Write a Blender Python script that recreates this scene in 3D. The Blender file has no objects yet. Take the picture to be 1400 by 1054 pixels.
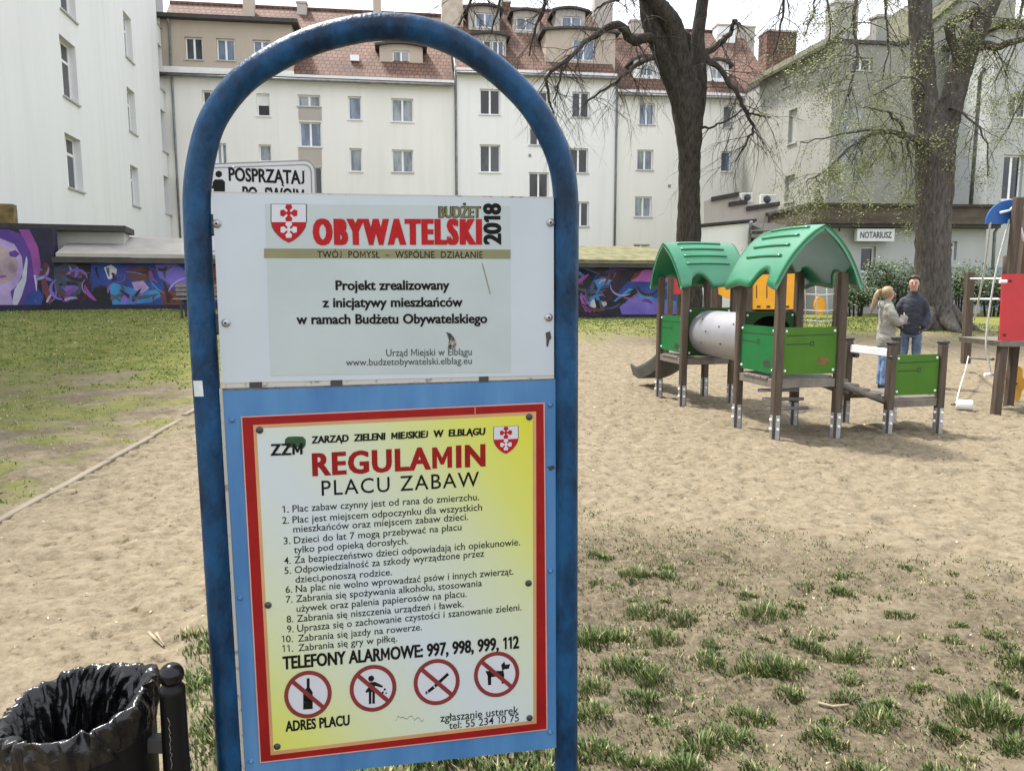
import bpy, bmesh, math, random
import numpy as np
from mathutils import Vector, Matrix
R = math.radians
rnd = random.Random(7)
SC = bpy.context.scene
COL = SC.collection

# ------------------------------------------------------------------ camera
CAMZ = 1.62
FPX = 1050.0
PITCH = math.atan((527 - 393) / FPX)
cam_d = bpy.data.cameras.new("camera")
cam = bpy.data.objects.new("camera", cam_d)
COL.objects.link(cam)
cam.location = (0, 0, CAMZ)
cam.rotation_euler = (R(90) - PITCH, 0, 0)
cam_d.sensor_width = 36
cam_d.lens = 36 * FPX / 1400
cam_d.clip_start = 0.05
cam_d.clip_end = 2000
SC.camera = cam

# ------------------------------------------------------------------ sky, sun, exposure
SUN_EL, SUN_AZ = R(60), R(-50)          # azimuth measured from +Y towards +X; the sun stands behind the houses
W = bpy.data.worlds.new("World")
SC.world = W
W.use_nodes = True
wn, wl = W.node_tree.nodes, W.node_tree.links
sky = wn.new("ShaderNodeTexSky")
sky.sky_type = 'NISHITA'
sky.sun_disc = False
sky.sun_elevation = SUN_EL
sky.sun_rotation = SUN_AZ
sky.air_density = 1.0
sky.dust_density = 3.0
tc = wn.new("ShaderNodeTexCoord")
mp = wn.new("ShaderNodeMapping"); mp.inputs['Scale'].default_value = (1, 1, 2.2)
nz = wn.new("ShaderNodeTexNoise"); nz.inputs['Scale'].default_value = 2.6; nz.inputs['Detail'].default_value = 7; nz.inputs['Roughness'].default_value = .6
cr = wn.new("ShaderNodeValToRGB")
cr.color_ramp.elements[0].position = .3; cr.color_ramp.elements[0].color = (8.2, 8.7, 9.6, 1)
cr.color_ramp.elements[1].position = .7; cr.color_ramp.elements[1].color = (11.0, 11.1, 11.3, 1)
mx = wn.new("ShaderNodeMix"); mx.data_type = 'RGBA'; mx.inputs['Factor'].default_value = .8
wl.new(tc.outputs['Generated'], mp.inputs['Vector']); wl.new(mp.outputs['Vector'], nz.inputs['Vector'])
wl.new(nz.outputs['Fac'], cr.inputs['Fac'])
wl.new(sky.outputs['Color'], mx.inputs['A']); wl.new(cr.outputs['Color'], mx.inputs['B'])
bg = wn['Background']
wl.new(mx.outputs['Result'], bg.inputs['Color'])
bg.inputs['Strength'].default_value = 0.095
sun_d = bpy.data.lights.new("sun", 'SUN'); sun_d.energy = 3.5; sun_d.angle = R(9); sun_d.color = (1, .95, .87)
sun = bpy.data.objects.new("sun", sun_d); COL.objects.link(sun)
sdir = Vector((math.sin(SUN_AZ) * math.cos(SUN_EL), math.cos(SUN_AZ) * math.cos(SUN_EL), math.sin(SUN_EL)))
sun.rotation_euler = sdir.to_track_quat('Z', 'Y').to_euler()
vs = SC.view_settings
vs.view_transform = 'Standard'; vs.look = 'None'; vs.gamma = 1; vs.exposure = 1.15

# ------------------------------------------------------------------ pixel helpers (1400 x 1054 photograph)
CP, SP = math.cos(PITCH), math.sin(PITCH)
CAM = Vector((0, 0, CAMZ))
def ray(px, py):
    a, b = (px - 700) / FPX, -(py - 527) / FPX
    return Vector((a, CP + b * SP, -SP + b * CP))
def at(px, py, Y):
    d = ray(px, py); return CAM + d * (Y / d.y)
def plane(px, py, P, n):
    d = ray(px, py); return CAM + d * ((Vector(P) - CAM).dot(n) / d.dot(n))
def smooth(t):
    t = min(1, max(0, t)); return t * t * (3 - 2 * t)
def hgt(x, y):                          # gentle bank up towards the houses
    k = smooth((x + 4) / 8)
    a = 1.05 + (.62 - 1.05) * smooth((x + 12) / 16)
    s = 8.5 + (12.5 - 8.5) * k
    return a * smooth((y - s) / (21.5 - s))
def gnd(px, py):
    d = ray(px, py); z = 0
    for _ in range(25):
        p = CAM + d * ((z - CAMZ) / d.z); z = .5 * z + .5 * hgt(p.x, p.y)
    return p

# ------------------------------------------------------------------ object helpers
def props(o, label=None, cat=None, group=None, kind=None):
    if label: o['label'] = label
    if cat: o['category'] = cat
    if group: o['group'] = group
    if kind: o['kind'] = kind
    return o
def empty(name, loc, rz=0, **k):
    o = bpy.data.objects.new(name, None); COL.objects.link(o)
    o.location = loc; o.rotation_euler = (0, 0, rz); o.empty_display_size = .2
    return props(o, **k)

class MB:
    def __init__(s): s.v = []; s.f = []; s.mi = []; s.sm = []; s.mats = []
    def m(s, mat):
        if mat not in s.mats: s.mats.append(mat)
        return s.mats.index(mat)
    def add(s, verts, faces, mat, smooth=False):
        o = len(s.v); s.v += [tuple(v) for v in verts]; i = s.m(mat)
        for f in faces:
            s.f.append([o + k for k in f]); s.mi.append(i); s.sm.append(smooth)
        return s
    def poly(s, pts, mat): return s.add(pts, [list(range(len(pts)))], mat)
    def box(s, c, d, mat, M=None):
        x, y, z = d[0] / 2, d[1] / 2, d[2] / 2
        vs_ = [Vector((c[0] + a * x, c[1] + b * y, c[2] + e * z)) for a in (-1, 1) for b in (-1, 1) for e in (-1, 1)]
        if M: vs_ = [M @ v for v in vs_]
        return s.add(vs_, [(0, 1, 3, 2), (4, 6, 7, 5), (0, 4, 5, 1), (2, 3, 7, 6), (0, 2, 6, 4), (1, 5, 7, 3)], mat)
    def bbox(s, c, d, mat, bv=.006, M=None):      # box with chamfered edges
        bm = bmesh.new(); bmesh.ops.create_cube(bm, size=1)
        for v in bm.verts: v.co = Vector((v.co.x * d[0], v.co.y * d[1], v.co.z * d[2]))
        bmesh.ops.bevel(bm, geom=bm.edges[:], offset=bv, segments=1, affect='EDGES')
        for v in bm.verts:
            v.co += Vector(c)
            if M: v.co = M @ v.co
        bm.verts.index_update()
        s.add([v.co.copy() for v in bm.verts], [[v.index for v in f.verts] for f in bm.faces], mat); bm.free(); return s
    def prism(s, pts, vec, mat):
        n = len(pts); vec = Vector(vec)
        a = [Vector(p) for p in pts]; b = [p + vec for p in a]
        fs = [list(range(n))[::-1], list(range(n, 2 * n))] + [[i, (i + 1) % n, n + (i + 1) % n, n + i] for i in range(n)]
        return s.add(a + b, fs, mat)
    def tube(s, pts, r, mat, n=8, cap=True, smooth=True, rough=0, rg=None):
        pts = [Vector(p) for p in pts]; k = len(pts)
        rs = r if isinstance(r, (list, tuple)) else [r] * k
        vs_, fs = [], []
        t0 = (pts[1] - pts[0]).normalized()
        u = t0.orthogonal().normalized()
        for i, p in enumerate(pts):
            t = (pts[min(i + 1, k - 1)] - pts[max(i - 1, 0)])
            t = t.normalized() if t.length > 1e-9 else t0
            u = (u - t * u.dot(t)); u = u.normalized() if u.length > 1e-6 else t.orthogonal().normalized()
            w = t.cross(u)
            for j in range(n):
                a = 2 * math.pi * j / n
                rr = rs[i] * (1 + (rough * (rg or rnd).uniform(-1, 1) if rough else 0))
                vs_.append(p + (u * math.cos(a) + w * math.sin(a)) * rr)
        for i in range(k - 1):
            for j in range(n):
                fs.append((i * n + j, i * n + (j + 1) % n, (i + 1) * n + (j + 1) % n, (i + 1) * n + j))
        s.add(vs_, fs, mat, smooth)
        if cap:
            o = len(s.v) - len(vs_); i = s.m(mat)
            s.f.append([o + j for j in range(n)][::-1]); s.mi.append(i); s.sm.append(False)
            s.f.append([o + (k - 1) * n + j for j in range(n)]); s.mi.append(i); s.sm.append(False)
        return s
    def lathe(s, prof, mat, c=(0, 0, 0), n=24, M=None, smooth=True):
        vs_, fs = [], []
        for (r, z) in prof:
            for j in range(n):
                a = 2 * math.pi * j / n
                v = Vector((c[0] + r * math.cos(a), c[1] + r * math.sin(a), c[2] + z)); vs_.append(M @ v if M else v)
        for i in range(len(prof) - 1):
            for j in range(n): fs.append((i * n + j, i * n + (j + 1) % n, (i + 1) * n + (j + 1) % n, (i + 1) * n + j))
        return s.add(vs_, fs, mat, smooth)
    def ball(s, c, r, mat, n=12, sc=(1, 1, 1)):
        prof = [(r * math.sin(math.pi * i / n), -r * math.cos(math.pi * i / n)) for i in range(n + 1)]
        M = Matrix.Translation(c) @ Matrix.Diagonal((*sc, 1))
        return s.lathe(prof, mat, n=2 * n, M=M)
    def build(s, name, parent=None, loc=None, **k):
        me = bpy.data.meshes.new(name)
        me.from_pydata(s.v, [], s.f)
        for m in s.mats: me.materials.append(m)
        if s.f:
            me.polygons.foreach_set('material_index', s.mi); me.polygons.foreach_set('use_smooth', s.sm)
        me.update()
        o = bpy.data.objects.new(name, me); COL.objects.link(o)
        if parent: o.parent = parent
        if loc is not None: o.location = loc
        return props(o, **k)

# ------------------------------------------------------------------ materials
def srgb(r, g, b): return tuple(((c / 255) / 12.92 if c / 255 <= .04045 else ((c / 255 + .055) / 1.055) ** 2.4) for c in (r, g, b))
MATS = {}
def mat(name, col, rough=.6, metal=0, var=.12, scale=4, bump=0, bscale=30, spec=.5, col2=None, lo=.35, hi=.65, stretch=None, coat=0, detail=5):
    if name in MATS: return MATS[name]
    m = bpy.data.materials.new(name); m.use_nodes = True; MATS[name] = m
    n, l = m.node_tree.nodes, m.node_tree.links
    b = n['Principled BSDF']
    b.inputs['Roughness'].default_value = rough; b.inputs['Metallic'].default_value = metal
    b.inputs['Specular IOR Level'].default_value = spec
    if coat: b.inputs['Coat Weight'].default_value = coat; b.inputs['Coat Roughness'].default_value = .15
    c1 = tuple(c * (1 - var) for c in col); c2 = col2 if col2 else tuple(min(1, c * (1 + var)) for c in col)
    if col2: c1 = col
    g = n.new('ShaderNodeTexCoord'); mpn = n.new('ShaderNodeMapping'); l.new(g.outputs['Object'], mpn.inputs['Vector'])
    if stretch: mpn.inputs['Scale'].default_value = stretch
    t = n.new('ShaderNodeTexNoise'); t.inputs['Scale'].default_value = scale; t.inputs['Detail'].default_value = detail; t.inputs['Roughness'].default_value = .6
    l.new(mpn.outputs['Vector'], t.inputs['Vector'])
    r = n.new('ShaderNodeValToRGB'); r.color_ramp.elements[0].position = lo; r.color_ramp.elements[1].position = hi
    r.color_ramp.elements[0].color = (*c1, 1); r.color_ramp.elements[1].color = (*c2, 1)
    l.new(t.outputs['Fac'], r.inputs['Fac']); l.new(r.outputs['Color'], b.inputs['Base Color'])
    if bump:
        t2 = n.new('ShaderNodeTexNoise'); t2.inputs['Scale'].default_value = bscale; t2.inputs['Detail'].default_value = 6
        l.new(mpn.outputs['Vector'], t2.inputs['Vector'])
        bp = n.new('ShaderNodeBump'); bp.inputs['Strength'].default_value = bump; bp.inputs['Distance'].default_value = .02
        l.new(t2.outputs['Fac'], bp.inputs['Height']); l.new(bp.outputs['Normal'], b.inputs['Normal'])
    return m
def flat(name, rgb, rough=.6, **k): return mat(name, srgb(*rgb), rough, **k)

M_black = mat('black_print', (.006, .006, .006), .6, var=.2, spec=.15)
M_white = mat('white_plastic', (.78, .79, .8), .4, var=.04)
M_steel = mat('galvanised_steel', (.42, .43, .44), .42, metal=.7, var=.15, scale=12)
M_dark = mat('dark_metal', (.03, .03, .032), .45, var=.2)
M_frame = mat('window_frame_white', (.8, .81, .82), .4, var=.03)
M_sill = mat('window_sill_grey', (.42, .42, .42), .5, var=.1)
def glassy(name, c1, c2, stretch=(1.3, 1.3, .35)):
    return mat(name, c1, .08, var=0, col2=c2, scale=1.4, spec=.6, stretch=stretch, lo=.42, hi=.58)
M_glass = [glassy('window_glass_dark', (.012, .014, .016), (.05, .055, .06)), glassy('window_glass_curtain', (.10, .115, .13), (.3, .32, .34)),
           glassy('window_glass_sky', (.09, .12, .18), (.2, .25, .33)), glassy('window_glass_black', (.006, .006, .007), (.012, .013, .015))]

# ------------------------------------------------------------------ numpy value noise
def vnoise(x, y, seed=0):
    xi, yi = np.floor(x).astype(np.int64), np.floor(y).astype(np.int64)
    xf, yf = x - xi, y - yi
    u, v = xf * xf * (3 - 2 * xf), yf * yf * (3 - 2 * yf)
    def h(a, b):
        n = (a * 374761393 + b * 668265263 + seed * 974634529) & 0x7fffffff
        n = ((n ^ (n >> 13)) * 1274126177) & 0x7fffffff
        return ((n ^ (n >> 16)) & 0xffff) / 65535.0
    return (h(xi, yi) * (1 - u) + h(xi + 1, yi) * u) * (1 - v) + (h(xi, yi + 1) * (1 - u) + h(xi + 1, yi + 1) * u) * v
def fbm(x, y, seed=0, o=4):
    s, a, t = 0, .5, 0
    for i in range(o):
        s = s + a * vnoise(x * 2 ** i + 17.3 * i, y * 2 ** i - 9.1 * i, seed + i); t += a; a *= .5
    return s / t
def sstep(a, b, x):
    t = np.clip((x - a) / (b - a), 0, 1); return t * t * (3 - 2 * t)
def hgt_np(x, y):
    k = sstep(-4, 4, x); a = 1.05 - .43 * sstep(-12, 4, x); s = 8.5 + 4 * k
    return a * sstep(0, 1, (y - s) / (21.5 - s))
def micro(x, y):                        # trodden sand: pits and soft ridges
    f = sstep(24, 12, y)
    pits = fbm(x * 4.6 + .9 * fbm(x * 2, y * 2, 40), y * 5.4, 3, 3)
    p2 = fbm(x * 14, y * 15.5, 9, 2)
    big = fbm(x * .8, y * .8, 21, 2)
    p3 = fbm(x * 7.6 + 3, y * 8.8, 15, 2)
    return f * (-.11 * np.clip(.45 - pits, 0, 1) + .022 * (p2 - .5) - .10 * np.clip(.40 - p2, 0, 1) - .15 * np.clip(.34 - p3, 0, 1) + .05 * (big - .5))

# masks of the ground: 0..1 grass, 0..1 soil
def grass_mask(x, y):
    w = fbm(x * .9, y * .9, 51, 4) - .5
    w2 = fbm(x * 2.6, y * 2.6, 77, 3) - .5
    # lawn on the bank: past an edge that runs obliquely; patchy left of the timber edging
    edge = 10.6 + 2.6 * sstep(-8, -2.5, x) + 5.9 * sstep(-3, 3, x) + .4 * sstep(6, 14, x)
    far = sstep(-1.8, 1.8, y - edge - .9 * sstep(0, -4, x) + 8 * w * sstep(2, -3, x) + 3.5 * w * sstep(-3, 2, x) + 1.6 * w2)
    patch = sstep(-.02, .24, w2 + .8 * w + .02 + .10 * sstep(6, 11, y)) * sstep(.0, .4, -(x + 3.42 + .06 * (y - 4))) * sstep(3.5, 6, y) * .75
    return np.clip(np.maximum(far, patch), 0, 1)
def soil_mask(x, y):
    w = fbm(x * 1.1, y * 1.1, 61, 4) - .5
    e = 5.6 - .75 * np.maximum(x - .4, 0) ** .9
    right = sstep(.9, -1.3, y - e + 2.6 * w) * sstep(-.9, -.2, x + w * .8)
    pat = sstep(-.2, .12, fbm(x * 3.2, y * 3.2, 88, 4) - .5 + .12)
    left = sstep(.1, .7, -(x + 3.42 + .06 * (y - 4))) * sstep(3.5, 6, y) * sstep(14, 10, y) * sstep(-.12, .15, fbm(x * 2.2, y * 2.2, 93, 4) - .5) * .8
    return np.clip(np.maximum(right * (.55 + .45 * pat), left), 0, 1)

# ------------------------------------------------------------------ ground: one sheet
def axis(lo, hi, parts):
    xs = []
    for a, b, st in parts:
        n = max(1, int(round((b - a) / st))); xs += [a + (b - a) * i / n for i in range(n)]
    return np.array(xs + [parts[-1][1]])
gx = axis(0, 0, [(-300, -60, 40), (-60, -20, 5), (-20, -9, .5), (-9, -4.5, .07), (-4.5, 5.2, .035), (5.2, 10.5, .06), (10.5, 22, .4), (22, 60, 5), (60, 300, 40)])
gy = axis(0, 0, [(-200, -20, 30), (-20, 0, 4), (0, 1.4, .2), (1.4, 7, .03), (7, 11, .045), (11, 16, .075), (16, 26, .2), (26, 60, 2), (60, 400, 40)])
XX, YY = np.meshgrid(gx, gy)
ZZ = hgt_np(XX, YY) + micro(XX, YY)
nv = XX.size; nx, ny = len(gx), len(gy)
gme = bpy.data.meshes.new('ground')
idx = np.arange(nv).reshape(ny, nx)
quads = np.stack([idx[:-1, :-1], idx[:-1, 1:], idx[1:, 1:], idx[1:, :-1]], -1).reshape(-1, 4)
gme.vertices.add(nv); gme.vertices.foreach_set('co', np.stack([XX, YY, ZZ], -1).astype(np.float32).ravel())
gme.loops.add(quads.size); gme.loops.foreach_set('vertex_index', quads.astype(np.int32).ravel())
gme.polygons.add(len(quads)); gme.polygons.foreach_set('loop_start', (np.arange(len(quads)) * 4).astype(np.int32))
gme.polygons.foreach_set('use_smooth', np.ones(len(quads), dtype=bool))
gme.update(calc_edges=True)
att = gme.color_attributes.new('zones', 'FLOAT_COLOR', 'POINT')
gm, sm_ = grass_mask(XX, YY), soil_mask(XX, YY)
att.data.foreach_set('color', np.stack([gm, sm_, np.zeros_like(gm), np.ones_like(gm)], -1).astype(np.float32).ravel())
GM = bpy.data.materials.new('ground_surface'); GM.use_nodes = True
n, l = GM.node_tree.nodes, GM.node_tree.links
b = n['Principled BSDF']; b.inputs['Roughness'].default_value = .95; b.inputs['Specular IOR Level'].default_value = .15
at_ = n.new('ShaderNodeAttribute'); at_.attribute_name = 'zones'
sep = n.new('ShaderNodeSeparateColor'); l.new(at_.outputs['Color'], sep.inputs['Color'])
geo = n.new('ShaderNodeNewGeometry')
def noi(sc, det=6, ro=.6):
    t = n.new('ShaderNodeTexNoise'); t.inputs['Scale'].default_value = sc; t.inputs['Detail'].default_value = det; t.inputs['Roughness'].default_value = ro
    l.new(geo.outputs['Position'], t.inputs['Vector']); return t
def ramp(src, stops):
    r = n.new('ShaderNodeValToRGB'); e = r.color_ramp.elements
    e[0].position, e[0].color = stops[0][0], (*stops[0][1], 1); e[1].position, e[1].color = stops[-1][0], (*stops[-1][1], 1)
    for p, c in stops[1:-1]:
        q = e.new(p); q.color = (*c, 1)
    l.new(src.outputs['Fac'], r.inputs['Fac']); return r
def mix(f, a, b_):
    q = n.new('ShaderNodeMix'); q.data_type = 'RGBA'; l.new(f, q.inputs['Factor']); l.new(a, q.inputs['A']); l.new(b_, q.inputs['B']); return q
sand = ramp(noi(9, 9, .78), [(.27, (.075, .057, .036)), (.38, (.145, .118, .078)), (.52, (.208, .172, .118)), (.75, (.29, .245, .172))])
soil = ramp(noi(24, 9, .8), [(.3, (.03, .023, .015)), (.45, (.088, .071, .047)), (.58, (.15, .124, .085)), (.75, (.28, .24, .175))])
gras = ramp(noi(1.9, 10, .82), [(.3, (.05, .065, .012)), (.44, (.12, .138, .03)), (.56, (.175, .178, .05)), (.68, (.235, .21, .095)), (.85, (.27, .225, .12))])
pit_shade_crumb = ramp(noi(11, 7, .82), [(.35, (.22, .19, .15)), (.415, (.70, .68, .64)), (.46, (1, 1, 1)), (.9, (1, 1, 1))])  # dark speckle: organic bits, plus shade of the pits painted into the sand colour
mm = n.new('ShaderNodeMix'); mm.data_type = 'RGBA'; mm.blend_type = 'MULTIPLY'; mm.inputs['Factor'].default_value = .8
l.new(sand.outputs['Color'], mm.inputs['A']); l.new(pit_shade_crumb.outputs['Color'], mm.inputs['B'])
m1 = mix(sep.outputs['Green'], mm.outputs['Result'], soil.outputs['Color'])
m2 = mix(sep.outputs['Red'], m1.outputs['Result'], gras.outputs['Color'])
l.new(m2.outputs['Result'], b.inputs['Base Color'])
bp = n.new('ShaderNodeBump'); bp.inputs['Strength'].default_value = .8; bp.inputs['Distance'].default_value = .022
l.new(noi(24, 7, .65).outputs['Fac'], bp.inputs['Height']); l.new(bp.outputs['Normal'], b.inputs['Normal'])
gme.materials.append(GM)
ground = bpy.data.objects.new('ground', gme); COL.objects.link(ground); ground['kind'] = 'structure'
def gz(x, y):
    a, c = np.array([float(x)]), np.array([float(y)])
    return float((hgt_np(a, c) + micro(a, c))[0])

# ------------------------------------------------------------------ lettering
_TXT = {}
def glyph(ch, off):
    k = (ch, off)
    if k in _TXT: return _TXT[k]
    def meshof(body, o_):
        c = bpy.data.curves.new('tmp', 'FONT'); c.body = body; c.size = 1; c.offset = o_; c.resolution_u = 3
        ob = bpy.data.objects.new('tmp', c); COL.objects.link(ob)
        bpy.context.view_layer.update()
        me = bpy.data.meshes.new_from_object(ob.evaluated_get(bpy.context.evaluated_depsgraph_get()))
        v = [(p.co.x, p.co.y) for p in me.vertices]; f = [list(p.vertices) for p in me.polygons]
        bpy.data.objects.remove(ob); bpy.data.curves.remove(c); bpy.data.meshes.remove(me)
        return v, f
    if ch == ' ': _TXT[k] = ([], [], .3); return _TXT[k]
    st, H = .075 + 1.7 * off, .683
    if ch == 'M':
        W_ = .70; q = st * 1.25
        _TXT[k] = ([(.06, 0), (.06 + st, 0), (.06 + st, H), (.06, H), (W_ - st, 0), (W_, 0), (W_, H), (W_ - st, H),
                    (.06 + st, H), (.06 + st, H - q * 1.3), (.38 - st * .28, .12), (.38 + st * .28, .12), (W_ - st, H - q * 1.3), (W_ - st, H), (.38, .12 + q * 1.2)],
                   [[0, 1, 2, 3], [4, 5, 6, 7], [8, 9, 10, 14], [10, 11, 14], [14, 11, 12, 13]], .77); return _TXT[k]
    if ch == '1':
        _TXT[k] = ([(.2, 0), (.2 + st, 0), (.2 + st, H), (.2, H), (.2, H), (.2, H - st * 1.15), (.07, H - st * 1.9), (.07, H - st * .85)], [[0, 1, 2, 3], [4, 5, 6, 7]], .42); return _TXT[k]
    if ch == 'J':
        a = [(.30, H), (.30 - st, H)]; N_ = 8; vs_, fs_j = [(.30 - st, H), (.30, H)], []
        for i_ in range(N_ + 1):
            t_ = -math.pi * .62 * i_ / N_; vs_ += [(.13 + (.17 - st) * math.cos(t_), .17 + (.17 - st) * math.sin(t_)), (.13 + .17 * math.cos(t_), .17 + .17 * math.sin(t_))]
        fs_j = [[2 * i_, 2 * i_ + 1, 2 * i_ + 3, 2 * i_ + 2] for i_ in range(N_ + 1)]
        _TXT[k] = (vs_, fs_j, .38); return _TXT[k]
    v, f = meshof(ch, off)
    v2, _ = meshof(ch + '|', 0); v1, _ = meshof('|', 0)
    adv = max(p[0] for p in v2) - max(p[0] for p in v1)
    _TXT[k] = (v, f, adv); return _TXT[k]
BASE = {'ą': 'a', 'ę': 'e', 'ć': 'c', 'ś': 's', 'ń': 'n', 'ó': 'o', 'ź': 'z', 'ż': 'z', 'ł': 'l', 'Ą': 'A', 'Ę': 'E', 'Ó': 'O', 'Ż': 'Z', 'Ł': 'L'}
def layout(text, off=0, track=0):
    """quads of one line in font units (baseline at y=0): list of (verts, faces), total width, cap height"""
    x = 0; out = []
    for ch in text:
        bch = BASE.get(ch, ch); v, f, adv = glyph(bch, off)
        if v:
            out.append(([(p[0] + x, p[1]) for p in v], f))
            x0, x1 = min(p[0] for p in v) + x, max(p[0] for p in v) + x; y1 = max(p[1] for p in v)
            cx = (x0 + x1) / 2; st = .075 + off * 1.6
            q = None
            if ch in 'ąęĄĘ':
                s = st * .8; q = [(x1 - .10, .0), (x1 - .10 - s * .9, -.11), (x1 - .02, -.19), (x1 + .03, -.15), (x1 - .06, -.10), (x1 - .10 + s * .7, .0)]
            elif ch in 'żŻ': q = [(cx - st * .62, y1 + .07), (cx + st * .62, y1 + .07), (cx + st * .62, y1 + .07 + st * 1.25), (cx - st * .62, y1 + .07 + st * 1.25)]
            elif ch in 'ćśńóźÓ': q = [(cx - st * .5, y1 + .05), (cx + st * .35, y1 + .05), (cx + st * 1.7, y1 + .2), (cx + st * .5, y1 + .2)]
            elif ch == 'ł': q = [(cx - .13, .27), (cx + .13, .42), (cx + .13, .42 + st), (cx - .13, .27 + st)]
            elif ch == 'Ł': q = [(x0 - .09, .25), (x0 + .25, .46), (x0 + .25, .46 + st), (x0 - .09, .25 + st)]
            if q: out.append((q, [[0, 1, 2, 3] if len(q) == 4 else list(range(6))]))
        x += adv + track
    ws = [p[0] for v, f in out for p in v]
    return out, min(ws), max(ws)
CAPH = max(p[1] for p in glyph('H', 0)[0]) if glyph('H', 0)[0] else .7
def write(mb, text, P0, P1, cap, mt, off=.0, track=0, up=None, normal=None, fat=0, slant=0):
    """text from P0 to P1 (3-D baseline ends), capital height cap in metres"""
    out, a, b_ = layout(text, off, track)
    P0, P1 = Vector(P0), Vector(P1); ax = (P1 - P0); wid = ax.length; ax.normalize()
    nrm = Vector(normal) if normal else Vector((0, -1, 0))
    upv = Vector(up) if up else nrm.cross(ax)
    sx, sy = wid / (b_ - a), cap / CAPH
    shifts = [0] if not fat else [-fat, 0, fat]
    for i, sh in enumerate(shifts):
        for k, (v, f) in enumerate(out):
            mb.add([P0 + ax * ((x - a + sh) * sx + slant * y * sy) + upv * (y * sy) + nrm * (i * .00012 + (k % 2) * .00005) for x, y in v], f, mt)

# ------------------------------------------------------------------ information board
YAW = R(7)
ib0 = at(530, 393, 1.9); IBP = Vector((ib0.x, ib0.y, 0))
iu, iv = Vector((math.cos(YAW), math.sin(YAW), 0)), Vector((-math.sin(YAW), math.cos(YAW), 0))
board = empty('information_board', IBP, YAW, label='tall blue arched tube frame holding a white panel over a blue panel with yellow rules', cat='notice board')
def sp(px, py, dy=0.0):
    p = plane(px, py, IBP + iv * dy, iv) - IBP
    return Vector((p.dot(iu), p.dot(iv), p.z))
M_pipe = mat('blue_pipe_paint', (.003, .018, .046), .38, col2=(.007, .060, .15), scale=13, lo=.38, hi=.64, spec=.22, bump=.25, bscale=60, stretch=(1, 1, .45))
cl = [(317, 1120), (312, 1010), (299, 800), (283, 540), (274, 400), (270, 310), (269.5, 262), (276, 213), (292, 162), (329, 113), (375, 81), (425, 57), (475, 43), (521, 37), (575, 42), (625, 60), (668, 88), (702, 117), (731, 150), (754, 190), (767, 225), (773, 265), (774, 330), (773.5, 450), (773.5, 631), (773.5, 900), (774, 1050)]
def catmull(P, k=4):
    out = []
    for i in range(len(P) - 1):
        a, b_, c, d = P[max(i - 1, 0)], P[i], P[i + 1], P[min(i + 2, len(P) - 1)]
        for j in range(k):
            t = j / k
            out.append(.5 * ((2 * b_) + (c - a) * t + (2 * a - 5 * b_ + 4 * c - d) * t * t + (3 * b_ - a - 3 * c + d) * t ** 3))
    return out + [P[-1]]
pl = [sp(*q) for q in cl]
e0, e1 = pl[0] - pl[1], pl[-1] - pl[-2]
pl = [pl[0] + e0 * ((pl[0].z + .1) / max(-e0.z, .01))] + pl + [pl[-1] + e1 * ((pl[-1].z + .1) / max(-e1.z, .01))]
MB().tube(catmull(pl, 5), .0315, M_pipe, n=20).build('arch_frame', board)
M_upper = mat('white_enamel_sheet', (.42, .475, .51), .38, var=.05, scale=2.5, spec=.4)
M_edge = mat('chipped_white_edge', (.42, .41, .37), .6, col2=(.1, .08, .06), scale=40, lo=.55, hi=.7)
DY = -.012
def panel(px, mt, dy, th, name, parent):
    mb = MB(); p = [sp(*q, dy) for q in px]
    mb.prism(p, (0, th, 0), mt); return mb.build(name, parent)
up = panel([(290, 264), (757, 271.5), (757.5, 513), (303, 524)], M_upper, DY, .016, 'upper_panel', board)
# worn rim below and beside the upper panel
mb = MB()
mb.prism([sp(302, 524.2, DY + .001), sp(757.5, 513.2, DY + .001), sp(757.5, 519, DY + .001), sp(303, 531, DY + .001)], (0, .012, 0), M_edge)
mb.build('rim', up); mb = MB()
mb.prism([sp(289, 262, DY + .001), sp(757, 269.5, DY + .001), sp(757, 271.4, DY + .001), sp(290, 263.9, DY + .001)], (0, .014, 0), M_edge)
for a, b_ in ((341, 358), (452, 468), (655, 668)):
    ya = 524 - (a - 303) * .024
    mb.build('rim' if a == 341 else 'gap', up); mb = MB()
    mb.prism([sp(a, ya - .5, DY - .001), sp(b_, ya - 1, DY - .001), sp(b_, ya + 7, DY - .001), sp(a, ya + 7.5, DY - .001)], (0, .002, 0), M_dark)
mb.build('gap', up)
M_print = mat('printed_foil', (.37, .425, .425), .42, var=.04, scale=5, spec=.4)
MB().prism([sp(362, 279, DY - .0006), sp(697, 282, DY - .0006), sp(698, 509, DY - .0006), sp(370, 514, DY - .0006)], (0, .0005, 0), M_print).build('printed_sheet', up)
M_olive = flat('olive_print', (120, 118, 84), .5); M_olive2 = flat('olive_letter', (104, 100, 62), .5)
M_red = flat('red_print', (158, 20, 24), .5, var=.1, scale=30, spec=.2)
M_redd = flat('red_border_print', (132, 18, 18), .5, var=.1, scale=14, spec=.2)
M_pw = mat('white_print', (.47, .49, .53), .5, var=.03)
lt = MB(); L = DY - .0014
def wr(mb, text, x0, y0, x1, y1, cappx, mt, dy=None, **k):
    dy = L if dy is None else dy
    a, b_ = sp(x0, y0, dy), sp(x1, y1, dy)
    c = (sp((x0 + x1) / 2, (y0 + y1) / 2 - cappx, dy) - (a + b_) / 2).length
    write(mb, text, a, b_, c, mt, up=(0, 0, 1), **k)
lt.poly([sp(361, 340, L + .0003), sp(698, 341.5, L + .0003), sp(698, 354, L + .0003), sp(361, 353, L + .0003)], M_olive)
wr(lt, 'BUDŻET', 600, 297.5, 657, 297.5, 14.5, M_black, dy=L + .0002, off=.03, fat=.05)
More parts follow.
